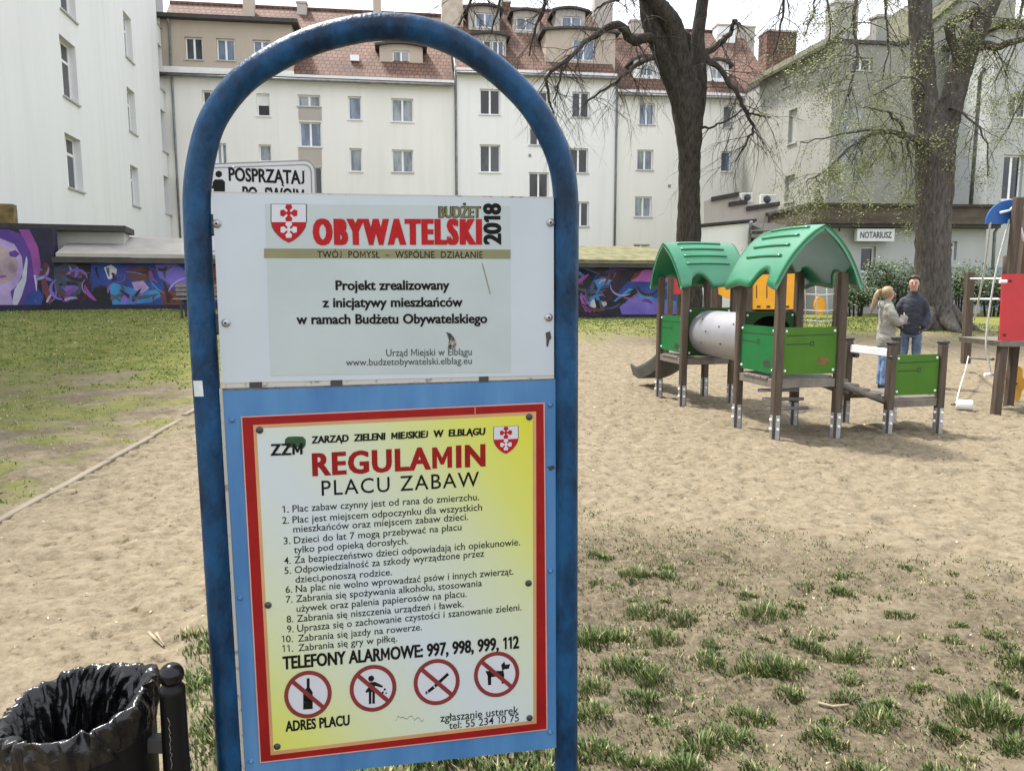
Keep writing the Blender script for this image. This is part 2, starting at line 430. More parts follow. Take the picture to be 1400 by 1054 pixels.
wr(lt, 'BUDŻET', 601, 297, 656, 297, 13.5, M_olive2, dy=L - .0004, off=.012, fat=.02)
wr(lt, 'OBYWATELSKI', 430, 334, 657, 333.5, 33, M_red, off=.026, fat=.075, track=.13)
a_, b2_ = sp(684.5, 334, L), sp(684, 279, L)
write(lt, '2018', a_, b2_, (sp(662, 306, L) - sp(684.5, 306, L)).length, M_black, off=.024, fat=.03, up=(-1, 0, 0))
wr(lt, 'TWÓJ  POMYSŁ  –  WSPÓLNE  DZIAŁANIE', 434, 352.5, 660, 353, 9, M_black, off=.008, track=.03)
wr(lt, 'Projekt zrealizowany', 459, 396.5, 614.5, 396, 12.5, M_black, off=.022, fat=.012)
wr(lt, 'z inicjatywy mieszkańców', 441, 420, 632.5, 419, 12.5, M_black, off=.022, fat=.012)
wr(lt, 'w ramach Budżetu Obywatelskiego', 405.5, 443, 666, 441.5, 12.5, M_black, off=.022, fat=.012)
M_grey = flat('grey_print', (52, 56, 58), .5)
wr(lt, 'Urząd Miejski w Elblągu', 528, 487, 645, 485.5, 9.5, M_grey, off=.004)
wr(lt, 'www.budzetobywatelski.elblag.eu', 473, 500, 645, 497.5, 9, M_grey, off=.004)
lt.build('lettering', up)
def shield(mb, x0, y0, x1, y1, dy, lean=0, tilt=0):
    def Q(u, v, d=0): return sp(x0 + (x1 - x0) * u + lean * v, y0 + (y1 - y0) * v + tilt * (u - .5), dy - d)
    def outline(k):
        pts = [(.5 - .5 * k, .0 + .5 * (1 - k) * .5), (.5 + .5 * k, .0 + .5 * (1 - k) * .5)]
        pts += [(.5 + k * (.5 if v < .45 else .5 * math.cos((v - .45) / .55 * math.pi / 2) ** .75), v) for v in (.45, .6, .72, .84, .93)]
        pts += [(.5, 1 - .03 * (1 - k) * 10)]
        pts += [(.5 - k * (.5 if v < .45 else .5 * math.cos((v - .45) / .55 * math.pi / 2) ** .75), v) for v in (.93, .84, .72, .6, .45)]
        return pts
    mb.poly([Q(u, v) for u, v in outline(1)], M_grey)
    mb.poly([Q(u, v, .0003) for u, v in outline(.95)], M_pw)
    low = [(u, v) for u, v in outline(.95) if v >= .44]
    mb.poly([Q(.5 + .475, .47, .0006), *[Q(u, v, .0006) for u, v in low if v > .46], Q(.5 - .475, .47, .0006)], M_red)
    def cross(cx, cy, s, mt):
        for k in range(4):
            a = k * math.pi / 2
            pts = [(-.12, .05), (.12, .05), (.12, .3), (.42, .62), (.30, 1), (-.30, 1), (-.42, .62), (-.12, .3)]
            asp = (x1 - x0) / (y1 - y0)
            mb.poly([Q(cx + s * (p * math.cos(a) - q * math.sin(a)), cy - s * asp * (p * math.sin(a) + q * math.cos(a)), .0009 + k * .00005) for p, q in pts], mt)
        mb.poly([Q(cx + p * s * .2, cy + q * s * .2, .0013) for p, q in ((-1, -1), (1, -1), (1, 1), (-1, 1))], mt)
    cross(.5, .235, .235, M_red); cross(.5, .665, .225, M_pw)
mb = MB(); shield(mb, 370, 279, 419.5, 332, L); mb.build('emblem', up)
M_scrap = mat('torn_sticker', (.3, .28, .24), .8, col2=(.03, .03, .03), scale=70, lo=.45, hi=.55)
mb = MB(); mb.poly([sp(x, y, L) for x, y in ((610, 454), (616, 456), (622, 463), (624, 470), (623, 477), (612, 477), (614, 465))], M_scrap)
mb.build('torn_sticker', up); mb = MB()
mb.poly([sp(x, y, L) for x, y in ((746, 455), (752, 453), (754, 462), (751, 466), (749, 475), (747, 472), (747, 464))], M_dark)
mb.build('chip', up); mb = MB()
mb.poly([sp(x, y, L) for x, y in ((658.5, 360), (660, 360), (671, 402), (669.8, 402.5))], M_olive)
mb.build('scratch', up)
def bolt(mb, px, py, dy, r, mt, hole=True):
    c = sp(px, py, dy); T = Matrix.Translation(c) @ Matrix.Rotation(R(90), 4, 'X')
    mb.lathe([(r * 1.35, 0), (r * 1.35, .0015), (r, .002), (r * .95, .005), (r * .6, .0068), (.0001, .0072)], mt, n=14, M=T)
    if hole: mb.lathe([(r * .42, .0071), (r * .42, .0079), (.0001, .0079)], M_dark, n=6, M=T)
for q in ((296.5, 306), (309, 441.5), (752.5, 304.5), (750, 434)):
    mb = MB(); bolt(mb, *q, DY, .0078, M_steel); mb.build('bolt', up)
# clamps between pipe and panels
for q in ((287, 308), (300, 443), (764, 306), (764, 436), (312, 640), (328, 860), (767, 640), (767, 860)):
    c = sp(*q, .008); mb = MB(); mb.bbox(c, (.05, .02, .05), M_dark, .004); mb.build('clamp', board)

M_blue = mat('light_blue_panel', srgb(48, 96, 146), .42, col2=srgb(78, 126, 170), scale=3.5, stretch=(2.2, 1, .5), lo=.3, hi=.7, spec=.4)
lp = panel([(304.5, 531.5), (760, 517.5), (762, 1021.5), (336.5, 1068)], M_blue, DY, .02, 'lower_panel', board)
mb = MB()
mb.prism([sp(299.5, 531, DY + .003), sp(304.2, 531, DY + .003), sp(336, 1068, DY + .003), sp(331.5, 1068, DY + .003)], (0, .015, 0), M_edge); mb.build('rim', lp); mb = MB()
M_dirt = mat('grime', (.09, .09, .085), .8, var=.4, scale=60)
mb.prism([sp(305, 531.6, DY - .0006), sp(759, 517.7, DY - .0006), sp(759, 519.2, DY - .0006), sp(305, 534, DY - .0006)], (0, .0004, 0), M_dirt)
mb.build('grime_strip', lp)
for q in ((317.5, 574), (328.5, 817), (752, 553.5), (752.5, 780), (752, 1000), (343, 1040)):
    mb = MB(); bolt(mb, *q, DY, .0052, M_blue, False); mb.build('screw', lp)
mb = MB(); mb.poly([sp(x, y, DY - .0006) for x, y in ((748, 638), (757, 636), (759, 640), (752, 644))], M_dark); mb.build('chip', lp)

# the yellow rules poster
PD = DY - .004
M_post = bpy.data.materials.new('rules_poster_print'); M_post.use_nodes = True
n, l = M_post.node_tree.nodes, M_post.node_tree.links
b = n['Principled BSDF']; b.inputs['Roughness'].default_value = .36; b.inputs['Specular IOR Level'].default_value = .4
pc = [sp(*q, PD) for q in ((331, 571), (743, 552), (747, 996), (357, 1041))]
tcn = n.new('ShaderNodeTexCoord'); sx = n.new('ShaderNodeSeparateXYZ'); l.new(tcn.outputs['Object'], sx.inputs[0])
def mth(op, a, b_=None):
    q = n.new('ShaderNodeMath'); q.operation = op
    for i, w in enumerate((a, b_)):
        if w is None: continue
        if isinstance(w, (int, float)): q.inputs[i].default_value = w
        else: l.new(w, q.inputs[i])
    return q.outputs[0]
cxp, czp = sum(p.x for p in pc) / 4, sum(p.z for p in pc) / 4
wx, wz = (pc[1].x - pc[0].x), (pc[0].z - pc[3].z)
un = mth('DIVIDE', mth('SUBTRACT', sx.outputs['X'], cxp), wx)
wn_ = mth('DIVIDE', mth('SUBTRACT', sx.outputs['Z'], czp), wz)
nn = n.new('ShaderNodeTexNoise'); nn.inputs['Scale'].default_value = 4; l.new(tcn.outputs['Object'], nn.inputs['Vector'])
dg = mth('ABSOLUTE', mth('ADD', mth('ADD', un, wn_), .10))
dg = mth('ADD', dg, mth('MULTIPLY', mth('SUBTRACT', nn.outputs['Fac'], .5), .12))
rp = n.new('ShaderNodeValToRGB'); e = rp.color_ramp.elements
e[0].position, e[0].color = .04, (*srgb(180, 190, 192), 1); e[1].position, e[1].color = 1.0, (*srgb(192, 190, 54), 1)
q = e.new(.42); q.color = (*srgb(184, 192, 160), 1); q = e.new(.7); q.color = (*srgb(188, 194, 104), 1)
l.new(dg, rp.inputs['Fac']); l.new(rp.outputs['Color'], b.inputs['Base Color'])
mb = MB(); mb.prism(pc, (0, .003, 0), M_redd)
def lerpq(u, v, d): 
    T = [(346, 581), (733, 562.5), (733.5, 988.5), (370, 1032)]
    x = (T[0][0] * (1 - u) + T[1][0] * u) * (1 - v) + (T[3][0] * (1 - u) + T[2][0] * u) * v
    y = (T[0][1] * (1 - u) + T[1][1] * u) * (1 - v) + (T[3][1] * (1 - u) + T[2][1] * u) * v
    return sp(x, y, d)
M_pink = flat('pink_trim_print', (186, 140, 132), .5); M_orange = flat('orange_trim_print', (176, 134, 92), .5)
o4 = [(329.3, 569.5), (744.7, 550.3), (748.7, 997.2), (355.3, 1042.8)]
mb.prism([sp(*q, PD + .0006) for q in o4], (0, .002, 0), M_pink)
mb.poly([lerpq(u, v, PD - .0003) for u, v in ((0, 0), (1, 0), (1, 1), (0, 1))], M_orange)
mb.poly([lerpq(u, v, PD - .0006) for u, v in ((.012, .011), (.988, .011), (.988, .989), (.012, .989))], M_post)
mb.poly([sp(x, y, PD - .0006) for x, y in ((649, 557), (650, 557), (650, 566), (649, 566))], M_pink)
poster = mb.build('poster', lp)
lt = MB(); L = PD - .0012
wr(lt, 'ZARZĄD  ZIELENI  MIEJSKIEJ  W  ELBLĄGU', 426, 606, 663, 594, 9, M_black, off=.026, fat=.03, slant=.05)
wr(lt, 'REGULAMIN', 428, 650, 663, 636.5, 29, M_redd, off=.024, fat=.022, track=.06)
wr(lt, 'PLACU ZABAW', 440, 677.5, 655, 664.5, 20, M_black, off=.004, track=.07)
rules = [('1.', 'Plac zabaw czynny jest od rana do zmierzchu.', 400, 700, 655, 683.5), ('2.', 'Plac jest miejscem odpoczynku dla wszystkich', 400, 715, 659, 697.5),
         ('', 'mieszkańców oraz miejscem zabaw dzieci.', 401, 728, 640, 710.5), ('3.', 'Dzieci do lat 7 mogą przebywać na placu', 402, 743, 631, 724.5),
         ('', 'tylko pod opieką dorosłych.', 402, 756, 558, 743.5), ('4.', 'Za bezpieczeństwo dzieci odpowiadają ich opiekunowie.', 402.5, 770, 711, 745),
         ('5.', 'Odpowiedzialność za szkody wyrządzone przez', 403, 783.5, 662, 760.5), ('', 'dzieci,ponoszą rodzice.', 404, 796.5, 536, 786),
         ('6.', 'Na plac nie wolno wprowadzać psów i innych zwierząt.', 404.5, 809.5, 702, 785), ('7.', 'Zabrania się spożywania alkoholu, stosowania', 405, 823, 659, 801),
         ('', 'używek oraz palenia papierosów na placu.', 405.5, 836.5, 638, 815.5), ('8.', 'Zabrania się niszczenia urządzeń i ławek.', 406, 850, 634, 829.5),
         ('9.', 'Uprasza się o zachowanie czystości i szanowanie zieleni.', 406.5, 863.5, 713, 834), ('10.', 'Zabrania się jazdy na rowerze.', 407.5, 877, 577, 861),
         ('11.', 'Zabrania się gry w piłkę.', 408, 890, 543, 876.5)]
M_ink = mat('dark_ink', (.012, .014, .014), .6, var=.3, scale=60, spec=.15)
for num, tx, x0, y0, x1, y1 in rules:
    wr(lt, tx, x0, y0, x1, y1, 9.2, M_ink, off=.006)
    if num:
        nx_ = x0 - (14 if len(num) == 2 else 22); wr(lt, num, nx_, y0 + .9, nx_ + (9 if len(num) == 2 else 15), y0 + .3, 9.2, M_ink, off=.006)
wr(lt, 'TELEFONY ALARMOWE: 997, 998, 999, 112', 387, 914.5, 709.5, 885.5, 16.5, M_black, off=.022, fat=.022)
wr(lt, 'ADRES PLACU', 390.5, 999.5, 478, 990.5, 13.5, M_black, off=.024, fat=.02)
wr(lt, 'zgłaszanie usterek', 602, 986.5, 709, 975, 10.5, M_ink, off=.008)
wr(lt, 'tel: 55 234 10 75', 614, 996.5, 709.5, 985.5, 10, M_ink, off=.006)
rs = random.Random(3)
sc_pts = [(541, 985)] + [(541 + 3.2 * i, 979 + rs.uniform(-3, 4) + .3 * i) for i in range(1, 13)]
for p, q in zip(sc_pts, sc_pts[1:]):
    lt.poly([sp(p[0], p[1], L), sp(q[0], q[1], L), sp(q[0], q[1] + .7, L), sp(p[0], p[1] + .7, L)], M_grey)
lt.build('lettering', poster)
mb = MB(); shield(mb, 674.5, 582.5, 709, 620.5, L, tilt=-1.5); mb.build('emblem', poster)
# small tree logo
mb = MB()
M_dgreen = flat('dark_green_print', (22, 62, 32), .5, var=.4, scale=60)
mb.poly([sp(x, y, L) for x, y in ((389, 607), (390, 600), (394, 597), (404, 596.5), (414, 597), (418, 601), (418, 608), (415, 613), (411, 611), (402, 611.5), (394, 612))], M_dgreen)
wr(mb, 'ZZM', 370, 622.5, 413, 621, 15, M_black, dy=L - .0004, off=.02, fat=.03, slant=.05, track=.06)
mb.build('logo', poster)
def ring(mb, cx, cy, r, w, dy, mt, n_=40, tilt=-.06):
    def Q(a, q): return sp(cx + q * math.cos(a), cy + q * math.sin(a) + tilt * q * math.cos(a), dy)
    for i in range(n_):
        a, c = 2 * math.pi * i / n_, 2 * math.pi * (i + 1) / n_
        mb.poly([Q(a, r), Q(c, r), Q(c, r - w), Q(a, r - w)], mt)
M_sign = flat('sign_red_print', (112, 32, 32), .5, var=.1, scale=30)
def pict(cx, cy, r, shapes, flip=False):
    mb = MB(); t = -.06
    def Q(x, y, d=0): return sp(cx + x * r, cy + y * r + t * x * r, L - d)
    mb.poly([Q(.9 * math.cos(2 * math.pi * i / 40), .9 * math.sin(2 * math.pi * i / 40)) for i in range(40)], M_pw)
    for sh, m_ in shapes: mb.poly([Q(x, y, .0004) for x, y in sh], m_)
    a = R(42); u = (math.cos(a), math.sin(a)); w = (-u[1], u[0])
    mb.poly([Q(u[0] * i * .86 + w[0] * j * .09, u[1] * i * .86 + w[1] * j * .09, .0008) for i, j in ((-1, -1), (1, -1), (1, 1), (-1, 1))], M_sign)
    ring(mb, cx, cy, r, r * .17, L - .0006, M_sign)
    mb.build('pictogram', poster)
def circ(cx, cy, r, k=14): return [(cx + r * math.cos(2 * math.pi * i / k), cy + r * math.sin(2 * math.pi * i / k)) for i in range(k)]
bottle = [(-.05, -.68), (.07, -.68), (.07, -.3), (.2, -.08), (.2, .62), (-.2, .62), (-.2, -.08), (-.05, -.3)]
pict(421, 949, 32.5, [(bottle, M_black), ([(-.19, .18), (.19, .18), (.19, .34), (-.19, .34)], M_grey)])
pict(510, 940.5, 32, [(circ(-.08, -.42, .13), M_black), ([(-.2, -.27), (.1, -.27), (.42, -.08), (.40, .0), (.08, -.1), (.08, .15), (-.2, .15), (-.3, .18), (-.32, .1), (-.2, -.05)], M_black),
                       ([(-.18, .15), (-.07, .15), (-.07, .66), (-.18, .66)], M_black), ([(-.03, .15), (.08, .15), (.08, .66), (-.03, .66)], M_black),
                       (circ(.5, .08, .055, 6), M_black), (circ(.42, .2, .05, 6), M_black), (circ(.56, .24, .04, 6), M_black)])
pict(597, 932, 31.5, [([(-.12, .12), (.46, -.38), (.54, -.28), (-.04, .24)], M_black), ([(-.4, .34), (-.16, .15), (-.08, .27), (-.34, .45)], M_black), ([(-.5, .4), (-.43, .36), (-.37, .46), (-.46, .52)], M_grey)])
dog = [(-.46, -.12), (-.3, -.2), (.22, -.16), (.3, -.46), (.42, -.42), (.6, -.4), (.56, -.24), (.38, -.22), (.34, .02), (.32, .42), (.22, .42), (.2, .1), (-.24, .1), (-.26, .44), (-.38, .44), (-.38, .06), (-.5, .02)]
pict(679, 921.5, 31, [([(-.5, -.18), (.3, -.14), (.34, .06), (-.36, .12)], M_black), ([(-.4, .0), (-.24, .0), (-.24, .45), (-.38, .45)], M_black), ([(.2, .0), (.33, .0), (.33, .42), (.22, .42)], M_black),
                     ([(.2, -.4), (.34, -.55), (.38, -.4), (.6, -.42), (.54, -.22), (.32, -.2), (.26, -.1)], M_black)])
for q in ((355, 588), (723.5, 570), (366.5, 827), (722.5, 797), (379, 1020), (724, 981)):
    c = sp(*q, PD - .0006); T = Matrix.Translation(c) @ Matrix.Rotation(R(90), 4, 'X'); mb = MB()
    mb.lathe([(.0088, 0), (.0088, .0012), (.007, .0032), (.0001, .004)], M_dark, n=14, M=T); mb.build('pin', poster)
# label stuck on the pipe
mb = MB(); M_lab = mat('paper_label', (.5, .53, .53), .6, var=.1, scale=30)
cpt = sp(277, 529, 0); rr = .0322
for i in range(5):
    a, c = -.42 + i * .168, -.42 + (i + 1) * .168
    mb.poly([Vector((cpt.x + rr * math.sin(a), -rr * math.cos(a), cpt.z + .019)), Vector((cpt.x + rr * math.sin(c), -rr * math.cos(c), cpt.z + .019)),
             Vector((cpt.x + .0015 + rr * math.sin(c), -rr * math.cos(c), cpt.z - .019)), Vector((cpt.x + .0015 + rr * math.sin(a), -rr * math.cos(a), cpt.z - .019))], M_lab)
mb.build('paper_label', board)

# ------------------------------------------------------------------ dog-waste sign behind the board
d0 = at(350, 393, 3.6); DSP = Vector((d0.x, d0.y, 0)); da = R(-12)
du, dv = Vector((math.cos(da), math.sin(da), 0)), Vector((-math.sin(da), math.cos(da), 0))
dsign = empty('clean_up_sign', DSP, da, label='white rounded metal sign reading POSPRZĄTAJ PO SWOIM standing behind the blue arch', cat='sign')
def dp(px, py, dy=0):
    p = plane(px, py, DSP + dv * dy, dv) - DSP; return Vector((p.dot(du), p.dot(dv), p.z))
tl, tr = dp(262, 218), dp(432, 226)
x0, x1, z1 = tl.x, tr.x, (tl.z + tr.z) / 2; z0 = z1 - .42
def rrect(x0, z0, x1, z1, r, y):
    pts = []
    for cx, cz, a0 in ((x1 - r, z1 - r, 0), (x0 + r, z1 - r, 90), (x0 + r, z0 + r, 180), (x1 - r, z0 + r, 270)):
        pts += [Vector((cx + r * math.cos(R(a0 + 15 * i)), y, cz + r * math.sin(R(a0 + 15 * i)))) for i in range(7)]
    return pts
M_sgrey = flat('sign_grey_edge', (120, 118, 120), .5); M_swhite = mat('sign_white', (.45, .465, .47), .4, var=.06, scale=4)
mb = MB(); mb.prism(rrect(x0, z0, x1, z1, .05, -.006), (0, .006, 0), M_sgrey)
mb.poly(rrect(x0 + .006, z0 + .006, x1 - .006, z1 - .006, .046, -.0066), M_swhite)
mb.poly(rrect(x0 + .018, z0 + .018, x1 - .018, z1 - .018, .036, -.0071), M_sgrey)
mb.poly(rrect(x0 + .024, z0 + .024, x1 - .024, z1 - .024, .032, -.0076), M_swhite)
pan = mb.build('sign_panel', dsign)
mb = MB(); LL = -.0084
def wd(text, xa, ya, xb, yb, c, **k):
    a, b_ = dp(xa, ya, LL), dp(xb, yb, LL); h = (dp(xa, ya - c, LL) - a).length
    write(mb, text, a, b_, h, M_black, up=(0, 0, 1), **k)
wd('POSPRZĄTAJ', 313, 247, 416, 252, 17.5, off=.022, fat=.015)
wd('PO  SWOIM', 332, 273, 416, 277, 17.5, off=.022, fat=.015)
wd('PSIE', 345, 298, 405, 301, 17.5, off=.022, fat=.015)
def D(*pts): mb.poly([dp(x, y, LL) for x, y in pts], M_black)
D(*[(299 + 4.6 * math.cos(t * .52), 238.3 + 4.6 * math.sin(t * .52)) for t in range(12)])
D((291, 249), (294, 245.5), (304, 245.5), (307.5, 249), (307.5, 260), (306, 276), (300.5, 276), (300, 262), (298, 276), (292.5, 276), (292, 258), (286, 258), (286, 255), (290.5, 254.5))
mb.build('lettering', pan)
for q in ((319, 229), (364, 231), (415, 233)):
    mb = MB(); c = dp(*q, -.0078); mb.lathe([(.006, 0), (.005, .003), (.0001, .004)], M_steel, n=10, M=Matrix.Translation(c) @ Matrix.Rotation(R(90), 4, 'X')); mb.build('rivet', pan)
mb = MB(); mb.tube([((x0 + x1) / 2, .03, -.1), ((x0 + x1) / 2, .03, z1 - .05)], .028, M_steel, n=14); mb.build('post', dsign)

# ------------------------------------------------------------------ litter bin, its bag, ball-topped post
bc = at(107, 962, 1.72)
M_bin = mat('black_bin_plastic', (.004, .004, .0045), .42, spec=.22, var=.2)
bx_, by_, bz_ = bc.x, bc.y, bc.z
litter = empty('litter_bin', (bx_, by_, 0), 0, label='round black litter bin with a shiny bag folded over its rim', cat='litter bin')
mb = MB(); mb.lathe([(.0001, .12), (.135, .12), (.14, .125), (.156, bz_ - .03), (.152, bz_ - .03), (.136, .14), (.0001, .14)], M_bin, n=36); mb.build('bin_body', litter)
# bracket to the post
bpst = at(236, 950, 1.72)
mb = MB(); mb.bbox((.175, (bpst.y - by_) * .5, bz_ - .10), (.07, .03, .04), M_dark, .004); mb.build('bracket', litter); mb = MB()
mb.bbox((.175, (bpst.y - by_) * .5, bz_ - .3), (.07, .03, .04), M_dark, .004); mb.build('bracket', litter)
M_bag = mat('black_bag_film', (.004, .004, .005), .25, var=.2, spec=.5, bump=.45, bscale=20)
mb = MB(); NB = 260
prof = [(.164, -.34, 0, 0), (.1655, -.2, .0, 0), (.1665, -.12, .1, .1), (.168, -.085, .25, .2), (.172, -.06, .5, .3), (.1755, -.03, .6, .4), (.176, -.008, .8, .5), (.171, .010, .8, .7), (.160, .012, .9, 1), (.146, -.006, 1, 1), (.130, -.05, 1.1, 1), (.116, -.12, 1.1, 1), (.10, -.19, 1, 1), (.0, -.26, 0, 1)]
prof = [tuple(v) for v in catmull([Vector(p) for p in prof], 5)]
th_ = np.arange(NB) * 2 * math.pi / NB
arc = np.cumsum([0] + [math.hypot(prof[i + 1][0] - prof[i][0], prof[i + 1][1] - prof[i][1]) for i in range(len(prof) - 1)])
vs_ = []
for (r_, z_, am, wr_), s_ in zip(prof, arc):
    u1, v1 = np.cos(th_) * 2.2, np.sin(th_) * 2.2
    warp = fbm(u1 * 1.3 + 5, v1 * 1.3 + s_ * 9, 5, 3)
    fold = 1 - np.abs(2 * fbm(u1 * 2.4 + warp * 1.2, v1 * 2.4 + s_ * 1.5, 31, 3) - 1) * 3.2        # ridges down into the bin
    crink = 1 - np.abs(2 * fbm(u1 * 2.6 + 9 * s_ + 2 * warp, v1 * 2.6 + 16 * s_, 57, 3) - 1) * 3.2   # cross creases
    d_ = am * (.009 * fold + .011 * crink - .006)
    tilt_ = .024 * np.cos(th_ - R(25)) + .006 * np.sin(3 * th_ + 1) + am * .010 * (warp - .5) * 2
    rr = max(r_, 1e-4) + (d_ if z_ > -.3 else 0) * (1 if r_ > .02 else 0)
    for j_ in range(NB): 
        q_ = rr[j_] if hasattr(rr, '__len__') else rr
        vs_.append((q_ * math.cos(th_[j_]), q_ * math.sin(th_[j_]), z_ + (tilt_[j_] if z_ > -.3 else 0)))
NR = len(prof)
M_bago = mat('black_bag_outside', (.004, .004, .0045), .5, var=.2, spec=.2, bump=.2, bscale=12)
k_ = next(i for i, p in enumerate(prof) if p[1] > -.075)
mb.add(vs_, [(i * NB + j, i * NB + (j + 1) % NB, (i + 1) * NB + (j + 1) % NB, (i + 1) * NB + j) for i in range(k_, NR - 1) for j in range(NB)], M_bag, True)
i_ = mb.m(M_bago)
for i in range(k_):
    for j in range(NB): mb.f.append([i * NB + j, i * NB + (j + 1) % NB, (i + 1) * NB + (j + 1) % NB, (i + 1) * NB + j]); mb.mi.append(i_); mb.sm.append(True)
mb.build('bin_bag', None, (bx_, by_, bz_), label='shiny black plastic bag lining the round bin, bunched over the rim', cat='bin bag')
bol = empty('ball_top_post', (bpst.x, bpst.y, 0), 0, label='slim black post with a ball top and scratched white scrawl beside the bin', cat='post')
zt = at(235, 922, 1.72).z; rbal = 16.8 / FPX * 1.8
mb = MB(); mb.lathe([(.036, -.1), (.036, .02), (.0335, .03), (.029, zt - .05), (.0295, zt - .045), (.0295, zt - .033), (.026, zt - .028), (.018, zt - .02)], M_bin, n=24); mb.build('shaft', bol)
mb = MB(); mb.ball((0, 0, zt), rbal, mat('black_gloss', (.004, .004, .0045), .2, var=.1, spec=.35), n=14); mb.build('ball', bol)
mb = MB(); M_scr = mat('white_scrawl', (.25, .25, .26), .7, var=.3, scale=80)
zz = [(0, 0), (.25, .8), (.4, .1), (.6, .7), (.7, .2), (.9, .75), (1.05, .15), (1.2, .5), (1.4, .1), (1.5, .9), (1.62, .2), (1.9, .6), (2.1, .1)]
for p, q in zip(zz, zz[1:]):
    def PP(t): 
        a = -math.pi / 2 + .1 + .2 * (t[1] - .5); z = zt - .09 - .13 * t[0] / 2.1 * 1.0
        return Vector((.0318 * math.cos(a), .0318 * math.sin(a), z))
    A, B_ = PP(p), PP(q); mb.tube([A, B_], .0006, M_scr, n=4)
mb.build('scrawl', bol)

# ------------------------------------------------------------------ timber edging in the sand
e0, e1 = gnd(-60, 742), gnd(258, 566)
M_edgew = mat('weathered_timber', (.16, .13, .095), .9, col2=(.25, .215, .16), scale=6, stretch=(1, .15, 1), bump=.4, bscale=20)
dirv = (e1 - e0); ln = dirv.length; ez = math.atan2(-dirv.x, dirv.y)
kerb = empty('edging_board', (e0.x, e0.y, gz(e0.x, e0.y)), ez, label='long pale timber edging board sunk between sand and patchy lawn', cat='edging')
mb = MB(); yy = 0
while yy < ln:
    p = e0 + dirv * ((yy + .6) / ln); zz_ = hgt(p.x, p.y) - gz(e0.x, e0.y)
    mb.bbox((rnd.uniform(-.012, .012), yy + .6, zz_ - .026 + rnd.uniform(-.008, .008)), (.07, 1.19, .07), M_edgew, .008); yy += 1.2
mb.build('board', kerb)

# ------------------------------------------------------------------ green play set
M_wood = mat('brown_post_plastic', (.065, .05, .037), .7, col2=(.105, .08, .06), spec=.2, scale=5, stretch=(6, 6, .6), bump=.15, bscale=30)
M_deck = mat('deck_board', (.11, .096, .078), .7, col2=(.19, .165, .14), scale=6, stretch=(1, 8, 1), bump=.2)
M_em = mat('emerald_panel', srgb(24, 100, 52), .5, var=.1, spec=.3, scale=3)
M_gr = mat('leaf_green_panel', srgb(62, 106, 22), .5, var=.1, spec=.3, scale=3)
M_dg = mat('dark_green_panel', srgb(28, 62, 22), .55, var=.1, spec=.25)
M_rf = mat('green_roof_plastic', srgb(24, 112, 76), .32, var=.12, scale=2.5, spec=.6, coat=.4)
M_alu = mat('brushed_tunnel_steel', (.36, .36, .39), .42, metal=.55, var=.05, scale=3)
M_slide = mat('grey_slide', (.10, .105, .11), .5, metal=.2, var=.15)
M_groove = mat('engraved_line', (.02, .035, .015), .7)
PO = Vector((2.815, 8.1, 0)); PA = R(13)
play = empty('play_set', PO, PA, label='play set of two towers under green gabled roofs joined by a silver tunnel', cat='playground set')
def post(x, y, z1, parent, anchor=True, s=.09, z0=-.15, cap=False):
    mb = MB(); mb.bbox((x, y, (z0 + z1) / 2), (s, s, z1 - z0), M_wood, .012); o = mb.build('post', parent)
    if anchor:
        mb = MB()
        for sx_, sy_ in ((-1, 0), (0, -1)):
            cx, cy = x + sx_ * (s / 2 + .003), y + sy_ * (s / 2 + .003)
            mb.box((cx, cy, .1), (.006 if sx_ else .05, .006 if sy_ else .05, .34), M_steel)
            for zz_ in (.12, .22):
                mb.ball((cx + sx_ * .005, cy + sy_ * .005, zz_), .017, M_white, n=6)
        mb.build('anchor', o)
    if cap:
        mb = MB(); mb.bbox((x, y, z1 + .012), (s + .012, s + .012, .03), M_dark, .006); mb.build('cap', o)
    return o
PW, PL = .74, .8
for (ox, oy) in ((0, 0), (.13, 2.53)):
    for a in (0, 1):
        for c in (0, 1): post(ox + a * PW, oy + c * PL, 1.78 if not (a == 1 and c == 1) else 1.8, play)
    mb = MB()
    for i in range(6): mb.bbox((ox + PW / 2, oy + .02 + (i + .5) * (PL - .04) / 6 , .645), (PW + .06 if i not in (0, 5) else PW - .1, (PL - .04) / 6 - .008, .03), M_deck, .004)
    for c in (.0, 1): mb.bbox((ox + PW / 2, oy + c * PL, .6), (PW - .1, .04, .09), M_deck, .004)
    for c in (.0, 1): mb.bbox((ox + c * PW, oy + PL / 2, .6), (.04, PL - .1, .09), M_deck, .004)
    mb.build('deck', play)
